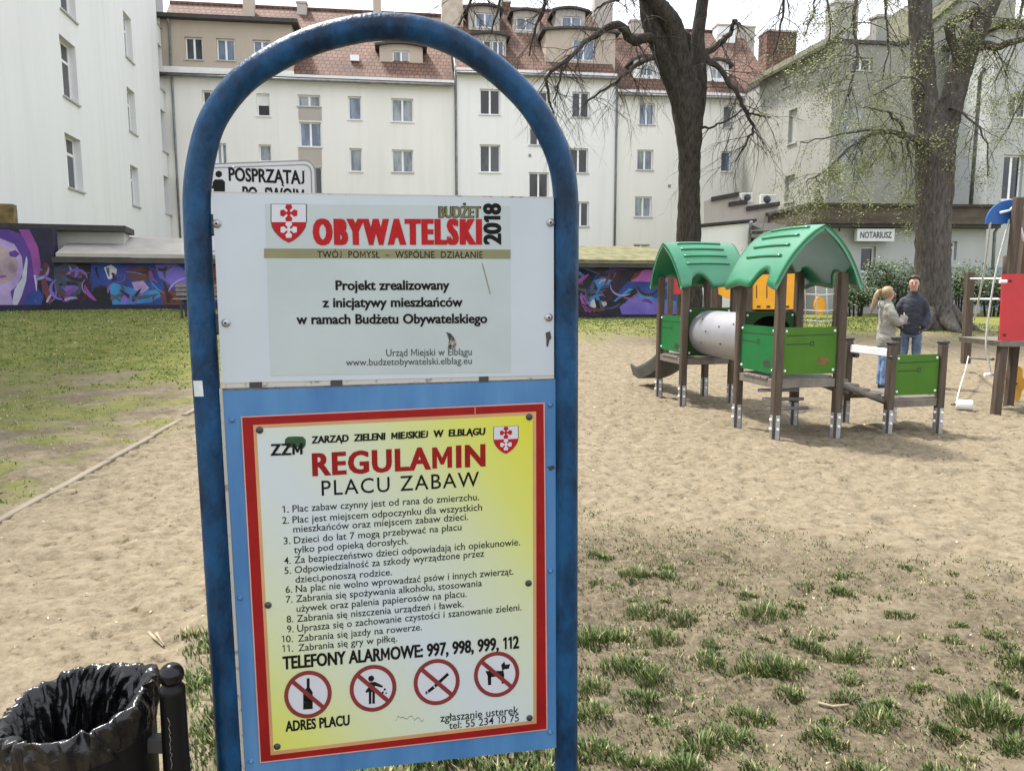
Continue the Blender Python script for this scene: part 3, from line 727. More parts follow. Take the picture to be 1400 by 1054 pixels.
def vpanel(x0, y0, x1, y1, z0, z1, mt, hole=None, mark=True, sticker=None):
    """upright board between two posts; local u along, with screws and engraved lines"""
    A, B_ = Vector((x0, y0, 0)), Vector((x1, y1, 0)); u = (B_ - A).normalized(); w = (B_ - A).length - .1
    nr = Vector((u.y, -u.x, 0)); base = A + u * .05
    mb = MB(); th = .02
    def Q(s, z, d=0): return base + u * s + Vector((0, 0, z)) + nr * d
    if hole:
        hs, hz, hr = hole; N = 32
        ou = []
        for i in range(N):
            a = 2 * math.pi * i / N; c, s_ = math.cos(a), math.sin(a)
            k = 1e9
            if c > 1e-6: k = min(k, (w - hs) / c)
            if c < -1e-6: k = min(k, -hs / c)
            if s_ > 1e-6: k = min(k, (z1 - hz) / s_)
            if s_ < -1e-6: k = min(k, (z0 - hz) / s_)
            ou.append((hs + c * k, hz + s_ * k))
        for i in range(N):
            j = (i + 1) % N; a, c = 2 * math.pi * i / N, 2 * math.pi * j / N
            p0, p1 = ou[i], ou[j]; q0, q1 = (hs + hr * math.cos(a), hz + hr * math.sin(a)), (hs + hr * math.cos(c), hz + hr * math.sin(c))
            corner = None
            for cs in ((0, z0), (w, z0), (w, z1), (0, z1)):
                if (abs(p0[0] - p1[0]) > 1e-6 and abs(p0[1] - p1[1]) > 1e-6) and min(abs(cs[0] - p0[0]) + abs(cs[1] - p1[1]), abs(cs[0] - p1[0]) + abs(cs[1] - p0[1])) < 1e-4: corner = cs
            out = [p0] + ([corner] if corner else []) + [p1]
            for d in (th / 2, -th / 2): mb.poly([Q(*p, d) for p in out + [q1, q0]], mt)
            mb.poly([Q(*q0, th / 2), Q(*q1, th / 2), Q(*q1, -th / 2), Q(*q0, -th / 2)], mt)
            mb.poly([Q(*p0, th / 2), Q(*p1, th / 2), Q(*p1, -th / 2), Q(*p0, -th / 2)], mt)
    else:
        mb.prism([Q(0, z0, th / 2), Q(w, z0, th / 2), Q(w, z1, th / 2), Q(0, z1, th / 2)], nr * -th, mt)
    o = mb.build('panel', play)
    mb = MB()
    for s_ in (.03, w - .03):
        for z in (z0 + .04, z1 - .04): mb.ball(Q(s_, z, th / 2), .015, M_white, n=6)
    mb.build('screw', o)
    if mark:
        mb = MB(); d = th / 2 + .0015
        mb.poly([Q(.04, z1 - .095, d), Q(w - .03, z1 - .085, d), Q(w - .03, z1 - .075, d), Q(.04, z1 - .082, d)], M_groove)
        mb.poly([Q(.03, z1 - .185, d), Q(w * .5, z1 - .185, d), Q(w * .5, z1 - .173, d), Q(.03, z1 - .173, d)], M_groove)
        for a, c in (((w * .5, -.20), (w * .5 + .045, -.19)), ((w * .5 + .035, -.19), (w * .5 + .045, -.15)), ((w * .5, -.158), (w * .5 + .045, -.148)), ((w * .5, -.19), (w * .5 + .01, -.15))):
            mb.poly([Q(a[0], z1 + a[1], d + .0004), Q(c[0], z1 + a[1], d + .0004), Q(c[0], z1 + c[1], d + .0004), Q(a[0], z1 + c[1], d + .0004)], M_groove)
        mb.build('engraving', o)
    if sticker:
        mb = MB(); s0, zc, col = sticker
        mb.poly([Q(s0 + .075 * math.cos(t * .42), zc + .04 * math.sin(t * .42), th / 2 + .002) for t in range(15)], col); mb.build('sticker', o)
M_stk = mat('worn_orange_sticker', (.16, .07, .02), .6, var=.3, scale=40); M_stk2 = mat('worn_dark_sticker', (.03, .04, .02), .6, var=.3, scale=40)
vpanel(0, 0, PW, 0, .70, 1.20, M_gr, sticker=(.48, .84, M_stk))               # front
vpanel(0, PL, 0, 0, .70, 1.20, M_em, sticker=(.55, .80, M_stk2))              # left
vpanel(0, PL, PW, PL, .68, 1.34, M_dg, hole=(.32, 1.0, .29), mark=False)      # tunnel side
vpanel(.13, 2.53 + PL, .13, 2.53, .72, 1.22, M_em, sticker=(.55, .80, M_stk2))
vpanel(.13, 2.53, .13 + PW, 2.53, .68, 1.34, M_dg, hole=(.32, 1.0, .29), mark=False)
vpanel(.13 + PW, 2.53, .13 + PW, 2.53 + PL, .70, 1.20, M_em, mark=False)
# tunnel
mb = MB(); tp = [Vector((.37, PL - .02, 1.0)), Vector((.50, 2.53 + .03, 1.0))]
mb.tube([tp[0].lerp(tp[1], i / 10) for i in range(11)], .305, M_alu, n=40, cap=False)
mb.tube([tp[0].lerp(tp[1], i / 10) for i in range(11)], .292, M_dg, n=40, cap=False)
tun = mb.build('tunnel', play)
mb = MB()
for k in range(3): mb.tube([tp[1] + (tp[0] - tp[1]) * (.02 + .006 * k), tp[1] + (tp[0] - tp[1]) * (.024 + .006 * k)], .318 + .004 * (k == 1), M_alu, n=40, cap=False)
mb.build('flange', tun)
mb = MB()
for t, a in ((.2, 40), (.55, 25), (.35, 10), (.75, 35), (.25, -20), (.6, -15)):
    c = tp[1].lerp(tp[0], t); mb.ball(c + Vector((-math.cos(R(a)), 0, math.sin(R(a)))) * .306, .014, M_dark, n=5)
mb.build('rivet', tun)
def roof(cx, cy, rot, half, length, zr, drop, name='roof'):
    T = Matrix.Translation((cx, cy, zr)) @ Matrix.Rotation(rot, 4, 'Z')    # ridge along local y
    mb = MB(); NT, NPP = 28, 14
    def notch(t):       # eave rises in a scallop, twice along the length
        d = max(0, 1 - ((t - .30) / .15) ** 2) ** .5
        return 1 - .20 * d + .02 * math.cos(4 * math.pi * t)
    for side in (-1, 1):
        vo, vi = [], []
        for i in range(NT + 1):
            t = i / NT; y = (t - .5) * length
            pm = notch(t)
            for j in range(NPP + 1):
                p = j / NPP * pm
                x = half * (p + .10 * math.sin(math.pi * min(p, 1)))
                z = -drop * (p ** 1.25) 
                bow = .02 * (1 - (2 * t - 1) ** 2)
                vo.append(T @ Vector((side * (x + bow * .5), y * (1 + .10 * (1 - p)), z + bow)))
                vi.append(T @ Vector((side * max(0, x - .035 + bow * .5), y * (1 + .10 * (1 - p)), z + bow - .035)))
        K = NPP + 1; o = len(vo); fs = []
        for i in range(NT):
            for j in range(NPP):
                a, b_, c, d = i * K + j, i * K + j + 1, (i + 1) * K + j + 1, (i + 1) * K + j
                fs += [(a, b_, c, d), (o + a, o + d, o + c, o + b_)]
            a, d = i * K + NPP, (i + 1) * K + NPP; fs.append((a, o + a, o + d, d))
        for j in range(NPP):
            for i in (0, NT): fs.append((i * K + j, i * K + j + 1, o + i * K + j + 1, o + i * K + j))
        mb.add(vo + vi, fs, M_rf, True)
    o_ = mb.build(name, play)
    mb = MB()
    for side in (-1, 1):
        for p in (.08, .25, .42, .59):
            x = half * (p + .10 * math.sin(math.pi * p)); z = -drop * p ** 1.25
            pts = [T @ Vector((side * (x + .006 + .01 * (1 - (2 * q - 1) ** 2)), (q - .5) * length * (1 + .1 * (1 - p)), z + .022 * (1 - (2 * q - 1) ** 2) - .001)) for q in [.16 + .62 * i / 12 for i in range(13)]]
            mb.tube(pts, .017, M_rf, n=8)
    mb.build('rib', o_)
    return o_
roof(PW / 2, PL / 2, 0, .52, 1.04, 2.26, .62)
roof(.13 + PW / 2, 2.53 + PL / 2, R(-90), .54, .98, 2.24, .60)
# slide behind the left tower
mb = MB(); NS = 18; sl = []
for i in range(NS + 1):
    t = i / NS; y = 2.53 + PL + .02 + 1.4 * t; z = .66 * (1 - t) ** 1.5 + .13 * smooth(t) + .07 * smooth((t - .8) / .2)
    for (dx, dz) in ((-.26, .16), (-.23, .15), (-.21, .0), (.21, .0), (.23, .15), (.26, .16), (.26, .12), (.21, -.04), (-.21, -.04), (-.26, .12)):
        sl.append((.13 + PW / 2 + dx, y, z + dz))
fs = [(i * 10 + j, i * 10 + (j + 1) % 10, (i + 1) * 10 + (j + 1) % 10, (i + 1) * 10 + j) for i in range(NS) for j in range(10)]
mb.add(sl, fs + [list(range(10)), list(range(NS * 10, NS * 10 + 10))], M_slide, False); mb.build('slide', play)
# low platform
lx, ly, lw, ll = 1.42, .03, .66, .74
for a in (0, 1):
    for c in (0, 1): post(lx + a * lw, ly + c * ll, 1.0, play, cap=True, s=.085)
mb = MB()
for i in range(5): mb.bbox((lx + lw / 2, ly + (i + .5) * ll / 5, .385), (lw + .04 if i not in (0, 4) else lw - .1, ll / 5 - .008, .035), M_deck, .004)
for c in (0, 1): mb.bbox((lx + lw / 2, ly + c * ll, .335), (lw - .1, .04, .08), M_deck, .004)
mb.build('deck', play)
vpanel(lx, ly, lx + lw, ly, .43, .88, M_gr)
mb = MB(); mb.bbox((lx - .0, ly + ll / 2, .90), (.03, ll - .09, .09), M_white, .008); mb.build('rail', play)
mb = MB(); mb.tube([(lx - .03, ly - .0, .86), (lx - .03, ly - .06, .86)], .02, M_dark, n=8); mb.tube([(lx + .06, ly + ll, .82), (lx + .06, ly + ll - .09, .82)], .03, M_dark, n=8); mb.build('bracket', play)
# sloping log bridge and the step tubes under it
for yy in (.06, .72):
    mb = MB(); mb.tube([(PW + .03, yy, .585), (lx - .03, yy + .0, .36)], .035, M_deck, n=10); mb.build('bridge_log', play)
mb = MB()
for i in range(4):
    t = (i + .5) / 4; mb.bbox((PW + .05 + t * (lx - PW - .1), .39, .63 - .225 * t), (.13, .62, .03), M_deck, .005)
mb.build('bridge_plank', play)
for i in range(3):
    mb = MB(); mb.tube([(.16 + .0 * i, .62 - .10 * i, .45 - .09 * i), (.70, .66 - .10 * i, .43 - .09 * i)], .02, M_alu, n=10); mb.build('step_tube', play)

# ------------------------------------------------------------------ red climbing frame at the edge
M_redp = mat('red_panel', srgb(178, 42, 48), .45, var=.06); M_bluep = mat('blue_panel', srgb(24, 84, 150), .45, var=.06)
M_yel = mat('yellow_panel', srgb(226, 160, 22), .45, var=.06); M_rope = mat('pale_rope', (.5, .52, .48), .8, var=.2, scale=60)
rp0 = at(1360, 565, 9.8); rp0.z = 0
redf = empty('climbing_frame', rp0, R(0), label='brown post climbing frame with a big red panel, blue half disc and hanging ropes', cat='climbing frame')
def rl(px, py, Y): return at(px, py, Y) - rp0
def rpost(pb, pt, s=.10):
    mb = MB(); a, c = Vector(pb), Vector(pt); q = (c - a).to_track_quat('Z', 'X').to_matrix().to_4x4(); M = Matrix.Translation((a + c) / 2) @ q
    mb.bbox((0, 0, 0), (s, s, (c - a).length), M_wood, .01, M); mb.build('post', redf)
rpost(rl(1359, 585, 9.8), rl(1393, 270, 9.8)); rpost(rl(1378, 560, 10.5), rl(1407, 285, 10.5)); rpost(rl(1470, 590, 9.8), rl(1490, 300, 9.8)); rpost(rl(1455, 570, 10.5), rl(1475, 300, 10.5))
rpost(rl(1320, 497, 14.2), rl(1326, 372, 14.2), .13)
mb = MB(); mb.prism([rl(1371, 375, 9.7), rl(1480, 372, 9.7), rl(1480, 466, 9.7), rl(1367, 466, 9.7)], (0, .025, 0), M_redp); pnl = mb.build('panel', redf)
mb = MB()
for q in ((1382, 384), (1374, 458)): mb.ball(rl(*q, 9.69), .016, M_dark, n=6)
mb.build('screw', pnl)
mb = MB(); mb.prism([rl(1366, 466.5, 9.7), rl(1480, 466.5, 9.7), rl(1480, 474, 9.7), rl(1368, 474, 9.7)], (0, .9, 0), M_deck); mb.build('deck', redf)
bl = [(1385, 306)] + [(1385 - 37 * math.cos(R(a)), 306 - 33 * math.sin(R(a))) for a in range(0, 91, 10)]
mb = MB(); mb.prism([rl(x, y, 9.9) for x, y in bl], (0, .025, 0), M_bluep); pb_ = mb.build('half_disc', redf)
mb = MB(); mb.tube([rl(1367, 291, 9.87), rl(1380, 288, 9.87), rl(1386, 282, 9.87)], .016, M_white, n=8); mb.tube([rl(1386, 278, 9.87), rl(1400, 330, 9.87)], .018, M_white, n=8); mb.build('bracket', redf)
def rope(pts, r=.012): 
    mb = MB(); mb.tube(catmull([rl(*p) for p in pts], 5), r, M_rope, n=6); mb.build('rope', redf)
rope([(1354, 305, 9.9), (1348, 355, 10.6), (1340, 400, 11.4), (1332, 438, 12.2)])
rope([(1380, 300, 9.9), (1362, 370, 9.9), (1352, 430, 9.9), (1348, 470, 9.9), (1351, 490, 9.9), (1354, 508, 9.9)])
rope([(1324, 487, 13.6), (1320, 505, 12.4), (1313, 528, 11.2), (1308, 548, 10.55)], .01)
def hrail(a, c, r=.02, m_=None): 
    mb = MB(); mb.tube([rl(*a), rl(*c)], r, m_ or M_deck, n=8); mb.build('rail', redf)
hrail((1325, 489, 14.0), (1358, 491, 10.6), .02); hrail((1327, 409, 14.0), (1366, 409, 10.4), .014, M_white); hrail((1327, 381, 14.0), (1372, 381, 10.4), .014, M_white)
mb = MB(); mb.tube([rl(1346, 512, 9.9), rl(1359, 512, 9.9)], .022, M_white, n=12); mb.build('rope_handle', redf)
mb = MB(); mb.tube([rl(1367, 385, 9.6), rl(1376, 385, 9.6)], .022, M_white, n=8); mb.tube([rl(1374, 350, 9.75), rl(1373, 385, 9.75)], .025, M_wood, n=8); mb.build('grab_bar', redf)
mb = MB(); c = rl(1387, 524, 10.9); pts = []
for i in range(40):
    a = 2 * math.pi * i / 40; r_ = .17 * (1 + .22 * math.cos(5 * a)); pts.append(c + Vector((r_ * .55 * math.cos(a), -r_ * .6 * math.cos(a), r_ * 1.25 * math.sin(a))))
M_yo = mat('ochre_plastic', srgb(188, 142, 48), .5, var=.1); mb.prism(pts, (.03, .02, 0), M_yo); mb.tube([c + Vector((-.03, -.02, 0)), c + Vector((.7, .1, 0))], .018, M_dark, n=8); mb.build('spinner', redf)

# white hollow roller lying on the sand
rl0 = gnd(1318, 561); M_cream = mat('white_roller', (.66, .68, .64), .5, var=.08)
rol = empty('roller', (rl0.x, rl0.y, gz(rl0.x, rl0.y) + .075), R(-24), label='short white hollow roller lying on the sand at the end of a rope', cat='roller')
mb = MB(); MX = Matrix.Rotation(R(90), 4, 'Y')
mb.lathe([(.0, -.1), (.05, -.1), (.068, -.085), (.072, .0), (.072, .08), (.066, .095), (.05, .095)], M_cream, n=20, M=MX); mb.build('shell', rol)
mb = MB(); mb.lathe([(.05, .094), (.045, .02), (.0, .02)], M_dark, n=20, M=MX); mb.build('bore', rol)
mb = MB(); mb.tube([(-.1, 0, 0), (-.16, 0, 0)], .012, M_dark, n=8); mb.build('axle', rol)

# ------------------------------------------------------------------ yellow play set beyond the towers
YB = 17.2
yb0 = at(1000, 420, YB); yb0.z = hgt(yb0.x, yb0.y)
yset = empty('play_set', yb0, 0, label='yellow and red play set seen beyond the silver tunnel, with a rope net', cat='playground set')
def yl(px, py, Y=YB): return at(px, py, Y) - yb0
def ypost(px, ytop, Y):
    p = yl(px, ytop, Y); mb = MB(); w = p + yb0; g = hgt(w.x, w.y) - yb0.z - .1
    mb.bbox((p.x, p.y, (p.z + g) / 2), (.12, .12, p.z - g), M_wood, .012); mb.build('post', yset)
for q in ((917, 372, 17.2), (940, 372, 17.2), (978, 360, 17.2), (1026, 358, 17.2), (1096, 356, 17.2), (1030, 358, 18.6), (985, 360, 18.6), (1098, 360, 18.6), (1146, 372, 17.2)): ypost(*q)
def yp(px, mt, Y=YB, th=.03):
    mb = MB(); mb.prism([yl(x, y, Y) for x, y in px], (0, th, 0), mt); return mb.build('panel', yset)
p1 = yp([(1029, 376), (1094, 374), (1094, 423), (1029, 423)], M_yel)
mb = MB()
for a in (1035, 1048, 1061, 1074, 1086): mb.prism([yl(a, 418, YB - .008), yl(a + 5, 418, YB - .008), yl(a + 5, 421, YB - .008), yl(a, 421, YB - .008)], (0, .006, 0), M_dark)
for a in (1034, 1048, 1062): mb.prism([yl(a, 390, YB - .008), yl(a + 1.2, 390, YB - .008), yl(a + 1.2, 408, YB - .008), yl(a, 408, YB - .008)], (0, .006, 0), M_wood)
mb.build('slot', p1)
yp([(982, 374), (1024, 374), (1024, 398), (1012, 412), (994, 408), (982, 402)], M_yel)
yp([(919, 378), (938, 378), (938, 402), (919, 402)], M_redp)
mb = MB(); c = (yl(975, 432) + yl(1098, 432)) / 2; mb.bbox((c.x, c.y + .7, c.z), ((yl(1098, 430) - yl(975, 430)).x, 1.5, .09), M_deck, .01); mb.build('deck', yset)
mb = MB()
for i in range(4):
    x = 1100 + i * 15; mb.tube([yl(x, 372), yl(x + 1, 442)], .012, M_rope, n=6)
for y in (380, 402, 424, 438): mb.tube([yl(1098, y), yl(1122, y + 1.5), yl(1146, y)], .014, M_rope, n=6)
mb.build('rope_net', yset)
mb = MB(); mb.prism([yl(1121 + 7.5 * math.cos(t * .4), 418 + 13 * math.sin(t * .4), YB + .1) for t in range(16)], (0, .06, 0), M_yel); mb.build('disc', yset)

# ------------------------------------------------------------------ people
M_skin = mat('skin', (.46, .27, .2), .55, var=.06, scale=20)
def skin(name, nodes, edges, mt, parent, root=0, sub=2, extra=None, squash=None):
    """nodes: (x, y, z, r). grows one continuous surface along the edges"""
    bm = bmesh.new(); lay = bm.verts.layers.skin.verify(); V = []
    for i, nd in enumerate(nodes):
        v = bm.verts.new(nd[:3]); v[lay].radius = (nd[3], nd[4] if len(nd) > 4 else nd[3]); v[lay].use_root = (i == root); V.append(v)
    for a, c in edges: bm.edges.new((V[a], V[c]))
    me = bpy.data.meshes.new('t'); bm.to_mesh(me); bm.free()
    ob = bpy.data.objects.new('t', me); COL.objects.link(ob)
    sk = ob.modifiers.new('s', 'SKIN'); sk.use_smooth_shade = True
    ss = ob.modifiers.new('u', 'SUBSURF'); ss.levels = sub; ss.render_levels = sub
    bpy.context.view_layer.update()
    m2 = bpy.data.meshes.new_from_object(ob.evaluated_get(bpy.context.evaluated_depsgraph_get()))
    bpy.data.objects.remove(ob); bpy.data.meshes.remove(me)
    mb = MB(); mb.add([v.co.copy() for v in m2.vertices], [list(p.vertices) for p in m2.polygons], mt, True); bpy.data.meshes.remove(m2)
    if squash: mb.v = [squash(Vector(v)) for v in mb.v]
    if extra: extra(mb)
    return mb.build(name, parent)
def loft(mb, rings, mt, n=20):
    vs_, k = [], len(rings)
    for (x, y, z, rx, ry) in rings:
        for j in range(n):
            a = 2 * math.pi * j / n; vs_.append((x + rx * math.cos(a), y + ry * math.sin(a), z))
    mb.add(vs_, [(i * n + j, i * n + (j + 1) % n, (i + 1) * n + (j + 1) % n, (i + 1) * n + j) for i in range(k - 1) for j in range(n)] + [list(range(n))[::-1], [(k - 1) * n + j for j in range(n)]], mt)
def fuse(mb, name, mt, parent, vox=.014, it=6, wrinkle=.006, seed=1):
    me = bpy.data.meshes.new('t'); me.from_pydata(mb.v, [], mb.f); me.update()
    ob = bpy.data.objects.new('t', me); COL.objects.link(ob)
    r = ob.modifiers.new('r', 'REMESH'); r.mode = 'VOXEL'; r.voxel_size = vox
    q = ob.modifiers.new('s', 'SMOOTH'); q.iterations = it; q.factor = .6
    bpy.context.view_layer.update()
    m2 = bpy.data.meshes.new_from_object(ob.evaluated_get(bpy.context.evaluated_depsgraph_get()))
    bpy.data.objects.remove(ob); bpy.data.meshes.remove(me)
    V = np.array([v.co[:] for v in m2.vertices]); N = np.array([v.normal[:] for v in m2.vertices])
    w = fbm(V[:, 0] * 9 + V[:, 1] * 7, V[:, 2] * 16 + V[:, 1] * 5, seed, 3) - .5
    V = V + N * (w * 2 * wrinkle)[:, None]
    out = MB(); out.add([tuple(v) for v in V], [list(p.vertices) for p in m2.polygons], mt, True); bpy.data.meshes.remove(m2)
    return out.build(name, parent)
M_eye = mat('eye_dark', (.03, .02, .018), .3); M_lip = mat('lip', (.34, .13, .11), .5)
def face(mb, hx, hy, hz, s=1, lookx=0, brow=(.1, .06, .03)):
    """features on the front (+y) of a head centred at hx,hy,hz"""
    for sx_ in (-1, 1):
        mb.ball((hx + sx_ * .031 * s, hy + .083 * s, hz + .012 * s), .011 * s, M_eye, n=6, sc=(1.2, .6, .75))
        mb.tube([(hx + sx_ * .016 * s, hy + .089 * s, hz + .030 * s), (hx + sx_ * .045 * s, hy + .080 * s, hz + .030 * s)], .004 * s, M_eye, n=5)
        mb.ball((hx + sx_ * .076 * s, hy - .002, hz - .002), .026 * s, M_skin, n=6, sc=(.35, .7, 1.1))
    mb.tube([(hx, hy + .086 * s, hz + .018 * s), (hx, hy + .104 * s, hz - .012 * s), (hx, hy + .10 * s, hz - .024 * s), (hx, hy + .082 * s, hz - .028 * s)], [.007 * s, .011 * s, .013 * s, .006 * s], M_skin, n=8)
    mb.tube([(hx - .021 * s, hy + .079 * s, hz - .050 * s), (hx, hy + .087 * s, hz - .049 * s), (hx + .021 * s, hy + .079 * s, hz - .050 * s)], [.003, .006 * s, .003], M_lip, n=6)
def finger_nodes(base, d, side, curl, ln, r, nodes, edges, frm):
    """three bones that bend towards curl"""
    p = Vector(base); nodes.append((*p, r)); edges.append((frm, len(nodes) - 1))
    d = Vector(d).normalized(); c = Vector(curl)
    for k, f in enumerate((.45, .32, .23)):
        p = p + d * ln * f; nodes.append((*p, r * (1 - .1 * (k + 1)))); edges.append((len(nodes) - 2, len(nodes) - 1)); d = (d + c * .45).normalized()
# --- woman, turned towards the man, arms folded
wg = gnd(1206, 532); WX, WY = wg.x, wg.y
woman = empty('person', (WX, WY, gz(WX, WY)), R(-100), label='person with a long fair ponytail, pale grey jacket and blue jeans, arms folded', cat='person')
def body_w():
    N, E = [], []
    def n_(*a): N.append(a); return len(N) - 1
    pel = n_(0, 0, .92, .09); sp1 = n_(0, .005, 1.06, .085); ch = n_(0, .0, 1.22, .08); nb = n_(0, -.01, 1.36, .05); nk = n_(0, .005, 1.43, .05)
    jw = n_(0, .03, 1.475, .066); hd = n_(0, .015, 1.535, .087); tp = n_(0, -.005, 1.60, .066)
    E += [(pel, sp1), (sp1, ch), (ch, nb), (nb, nk), (nk, jw), (jw, hd), (hd, tp)]
    for s in (-1, 1):
        sh = n_(s * .125, -.005, 1.285, .038); el = n_(s * .192, .09, 1.095, .032); wr_ = n_(s * .02, .25, 1.12 + .03 * s, .027)
        pm = n_(-s * .05, .265, 1.135 + .03 * s, .030)
        E += [(ch, sh), (sh, el), (el, wr_), (wr_, pm)]
        for k in range(4): finger_nodes((-s * (.085), .27 - .004 * k, 1.155 + .03 * s - .018 * k), (-s, -.05, .02 - .05 * k), 0, (0, -.8, -.05), (.07, .078, .072, .056)[k], .0085, N, E, pm)
        finger_nodes((-s * .045, .275, 1.16 + .03 * s), (-s * .5, .1, .8), 0, (-s * .6, -.2, .0), .055, .0095, N, E, pm)
        hp = n_(s * .085, 0, .84, .06); kn = n_(s * .09, .01, .48, .042); an = n_(s * .09, -.01, .09, .035); to = n_(s * .095, .13, .035, .035)
        E += [(pel, hp), (hp, kn), (kn, an), (an, to)]
    return N, E
N_, E_ = body_w()
skin('body', N_, E_, M_skin, woman, extra=lambda mb: face(mb, 0, .015, 1.53, .95))
M_jw = mat('pale_grey_jacket', (.255, .25, .22), .85, var=.14, scale=9, bump=.5, bscale=14)
jb = MB()
loft(jb, [(0, .01, .70, .175, .135), (0, .01, .82, .180, .14), (0, .01, .98, .165, .13), (0, .01, 1.12, .160, .125), (0, 0, 1.25, .165, .115), (0, -.005, 1.33, .14, .095), (0, -.005, 1.385, .078, .075), (0, 0, 1.43, .068, .066)], M_jw)
for s_ in (-1, 1):
    jb.tube(catmull([Vector((s_ * .12, -.01, 1.33)), Vector((s_ * .17, .01, 1.27)), Vector((s_ * .205, .06, 1.14)), Vector((s_ * .19, .12, 1.08)), Vector((s_ * .10, .22, 1.10 + .03 * s_)), Vector((s_ * .035, .25, 1.125 + .03 * s_))], 4), [.075] * 4 + [.07] * 8 + [.062] * 5 + [.055] * 4, M_jw, n=14)
fuse(jb, 'jacket', M_jw, woman, wrinkle=.015, seed=5)
skin('hood', [(-.07, -.07, 1.37, .05), (0, -.115, 1.35, .062), (.07, -.07, 1.37, .05)], [(0, 1), (1, 2)], mat('hood_lining', (.4, .4, .36), .85, var=.1), woman, root=1)
M_jean = mat('blue_denim', (.07, .13, .26), .8, col2=(.17, .25, .4), scale=7, bump=.3, bscale=24)
def jeans(par, s_=1, hipz=.86, mt=M_jean, spread=.085):
    b_ = MB(); loft(b_, [(0, 0, hipz - .12, .145, .105), (0, 0, hipz, .142, .105), (0, 0, hipz + .08, .115, .09)], mt)
    for s in (-1, 1):
        loft(b_, [(s * (spread + .008), -.005, .085, .062, .075), (s * (spread + .007), -.005, .18, .060, .068), (s * (spread + .007), .012, .46, .066, .072), (s * spread, .008, .62, .078, .085), (s * spread, .0, hipz - .06, .082, .1), (s * spread * .8, 0, hipz, .07, .09)], mt, 16)
    fuse(b_, 'jeans', mt, par, vox=.012, it=4, wrinkle=.011, seed=9)
jeans(woman)
M_shoe = mat('dark_shoe', (.04, .04, .045), .6)
def shoes(par, x, mt=M_shoe):
    for s in (-1, 1): skin('shoe', [(s * x, -.05, .05, .045), (s * x, .05, .045, .046), (s * (x + .006), .16, .035, .036)], [(0, 1), (1, 2)], mt, par, root=1)
shoes(woman, .092)
M_fair = mat('fair_hair', (.34, .24, .13), .5, col2=(.2, .135, .07), scale=16, stretch=(3, 3, .5), bump=.3)
mb = MB()
mb.ball((0, -.008, 1.548), .103, M_fair, n=10, sc=(.93, 1.02, 1.0))
mb.v = [(v[0], min(v[1], .055 + max(0, v[2] - 1.58) * .35), v[2]) for v in mb.v]
mb.tube([(0, -.09, 1.58), (0, -.135, 1.57), (.005, -.175, 1.50), (.01, -.20, 1.40), (.01, -.225, 1.30), (.012, -.235, 1.22)], [.03, .036, .036, .032, .026, .01], M_fair, n=10)
mb.build('hair', woman)
# --- man, hands in the pockets, looking down a little
mg = gnd(1252, 530.5); MX_, MY_ = mg.x + .03, mg.y + .32
man = empty('person', (MX_, MY_, gz(MX_, MY_)), R(152), label='person with short dark hair in a navy jacket, hands in the pockets', cat='person')
def body_m():
    N, E = [], []
    def n_(*a): N.append(a); return len(N) - 1
    pel = n_(0, 0, 1.0, .10); sp1 = n_(0, 0, 1.15, .09); ch = n_(0, 0, 1.33, .085); nb = n_(0, .0, 1.50, .055); nk = n_(0, .02, 1.575, .058)
    jw = n_(0, .06, 1.63, .07); hd = n_(0, .055, 1.70, .094); tp = n_(0, .035, 1.775, .07)
    E += [(pel, sp1), (sp1, ch), (ch, nb), (nb, nk), (nk, jw), (jw, hd), (hd, tp)]
    for s in (-1, 1):
        sh = n_(s * .13, -.01, 1.40, .04); el = n_(s * .218, -.04, 1.17, .036); wr_ = n_(s * .165, .085, 1.02, .03); pm = n_(s * .12, .08, .985, .033)
        E += [(ch, sh), (sh, el), (el, wr_), (wr_, pm)]
        for k in range(4): finger_nodes((s * (.115 - .012 * (k - 1.5)), .08, .965), (0, .0, -1), 0, (-s * .2, .3, 0), (.075, .085, .08, .062)[k], .009, N, E, pm)
        finger_nodes((s * .10, .085, .985), (-s * .3, .5, -.7), 0, (0, 0, -.4), .06, .01, N, E, pm)
        hp = n_(s * .095, 0, .91, .065); kn = n_(s * .105, .01, .52, .045); an = n_(s * .107, -.01, .09, .036); to = n_(s * .125, .14, .035, .038)
        E += [(pel, hp), (hp, kn), (kn, an), (an, to)]
    return N, E
N_, E_ = body_m()
skin('body', N_, E_, M_skin, man, extra=lambda mb: face(mb, 0, .055, 1.685, 1.0))
M_navy = mat('navy_jacket', (.022, .026, .042), .75, var=.2, scale=8, bump=.5, bscale=12)
jb = MB()
loft(jb, [(0, 0, .86, .17, .13), (0, 0, .95, .18, .14), (0, 0, 1.12, .175, .135), (0, 0, 1.28, .175, .13), (0, 0, 1.40, .17, .12), (0, 0, 1.47, .13, .10), (0, .005, 1.53, .088, .085), (0, .012, 1.58, .078, .078)], M_navy)
for s_ in (-1, 1):
    jb.tube(catmull([Vector((s_ * .10, -.005, 1.435)), Vector((s_ * .160, -.015, 1.375)), Vector((s_ * .205, -.035, 1.26)), Vector((s_ * .232, -.045, 1.16)), Vector((s_ * .225, .03, 1.06)), Vector((s_ * .16, .105, .985))], 4), [.072] * 3 + [.08] * 5 + [.076] * 4 + [.072] * 5 + [.06] * 4, M_navy, n=14)
fuse(jb, 'jacket', M_navy, man, wrinkle=.015, seed=3)
jeans(man, hipz=.93, spread=.1, mt=mat('faded_denim', (.05, .085, .15), .8, col2=(.12, .17, .25), scale=6))
shoes(man, .115); man.scale = (.92, .95, 1)
M_hair = mat('dark_hair', (.028, .018, .012), .5, var=.3, scale=20)
mb = MB(); mb.ball((0, .035, 1.715), .108, M_hair, n=10, sc=(.93, 1.02, .98))
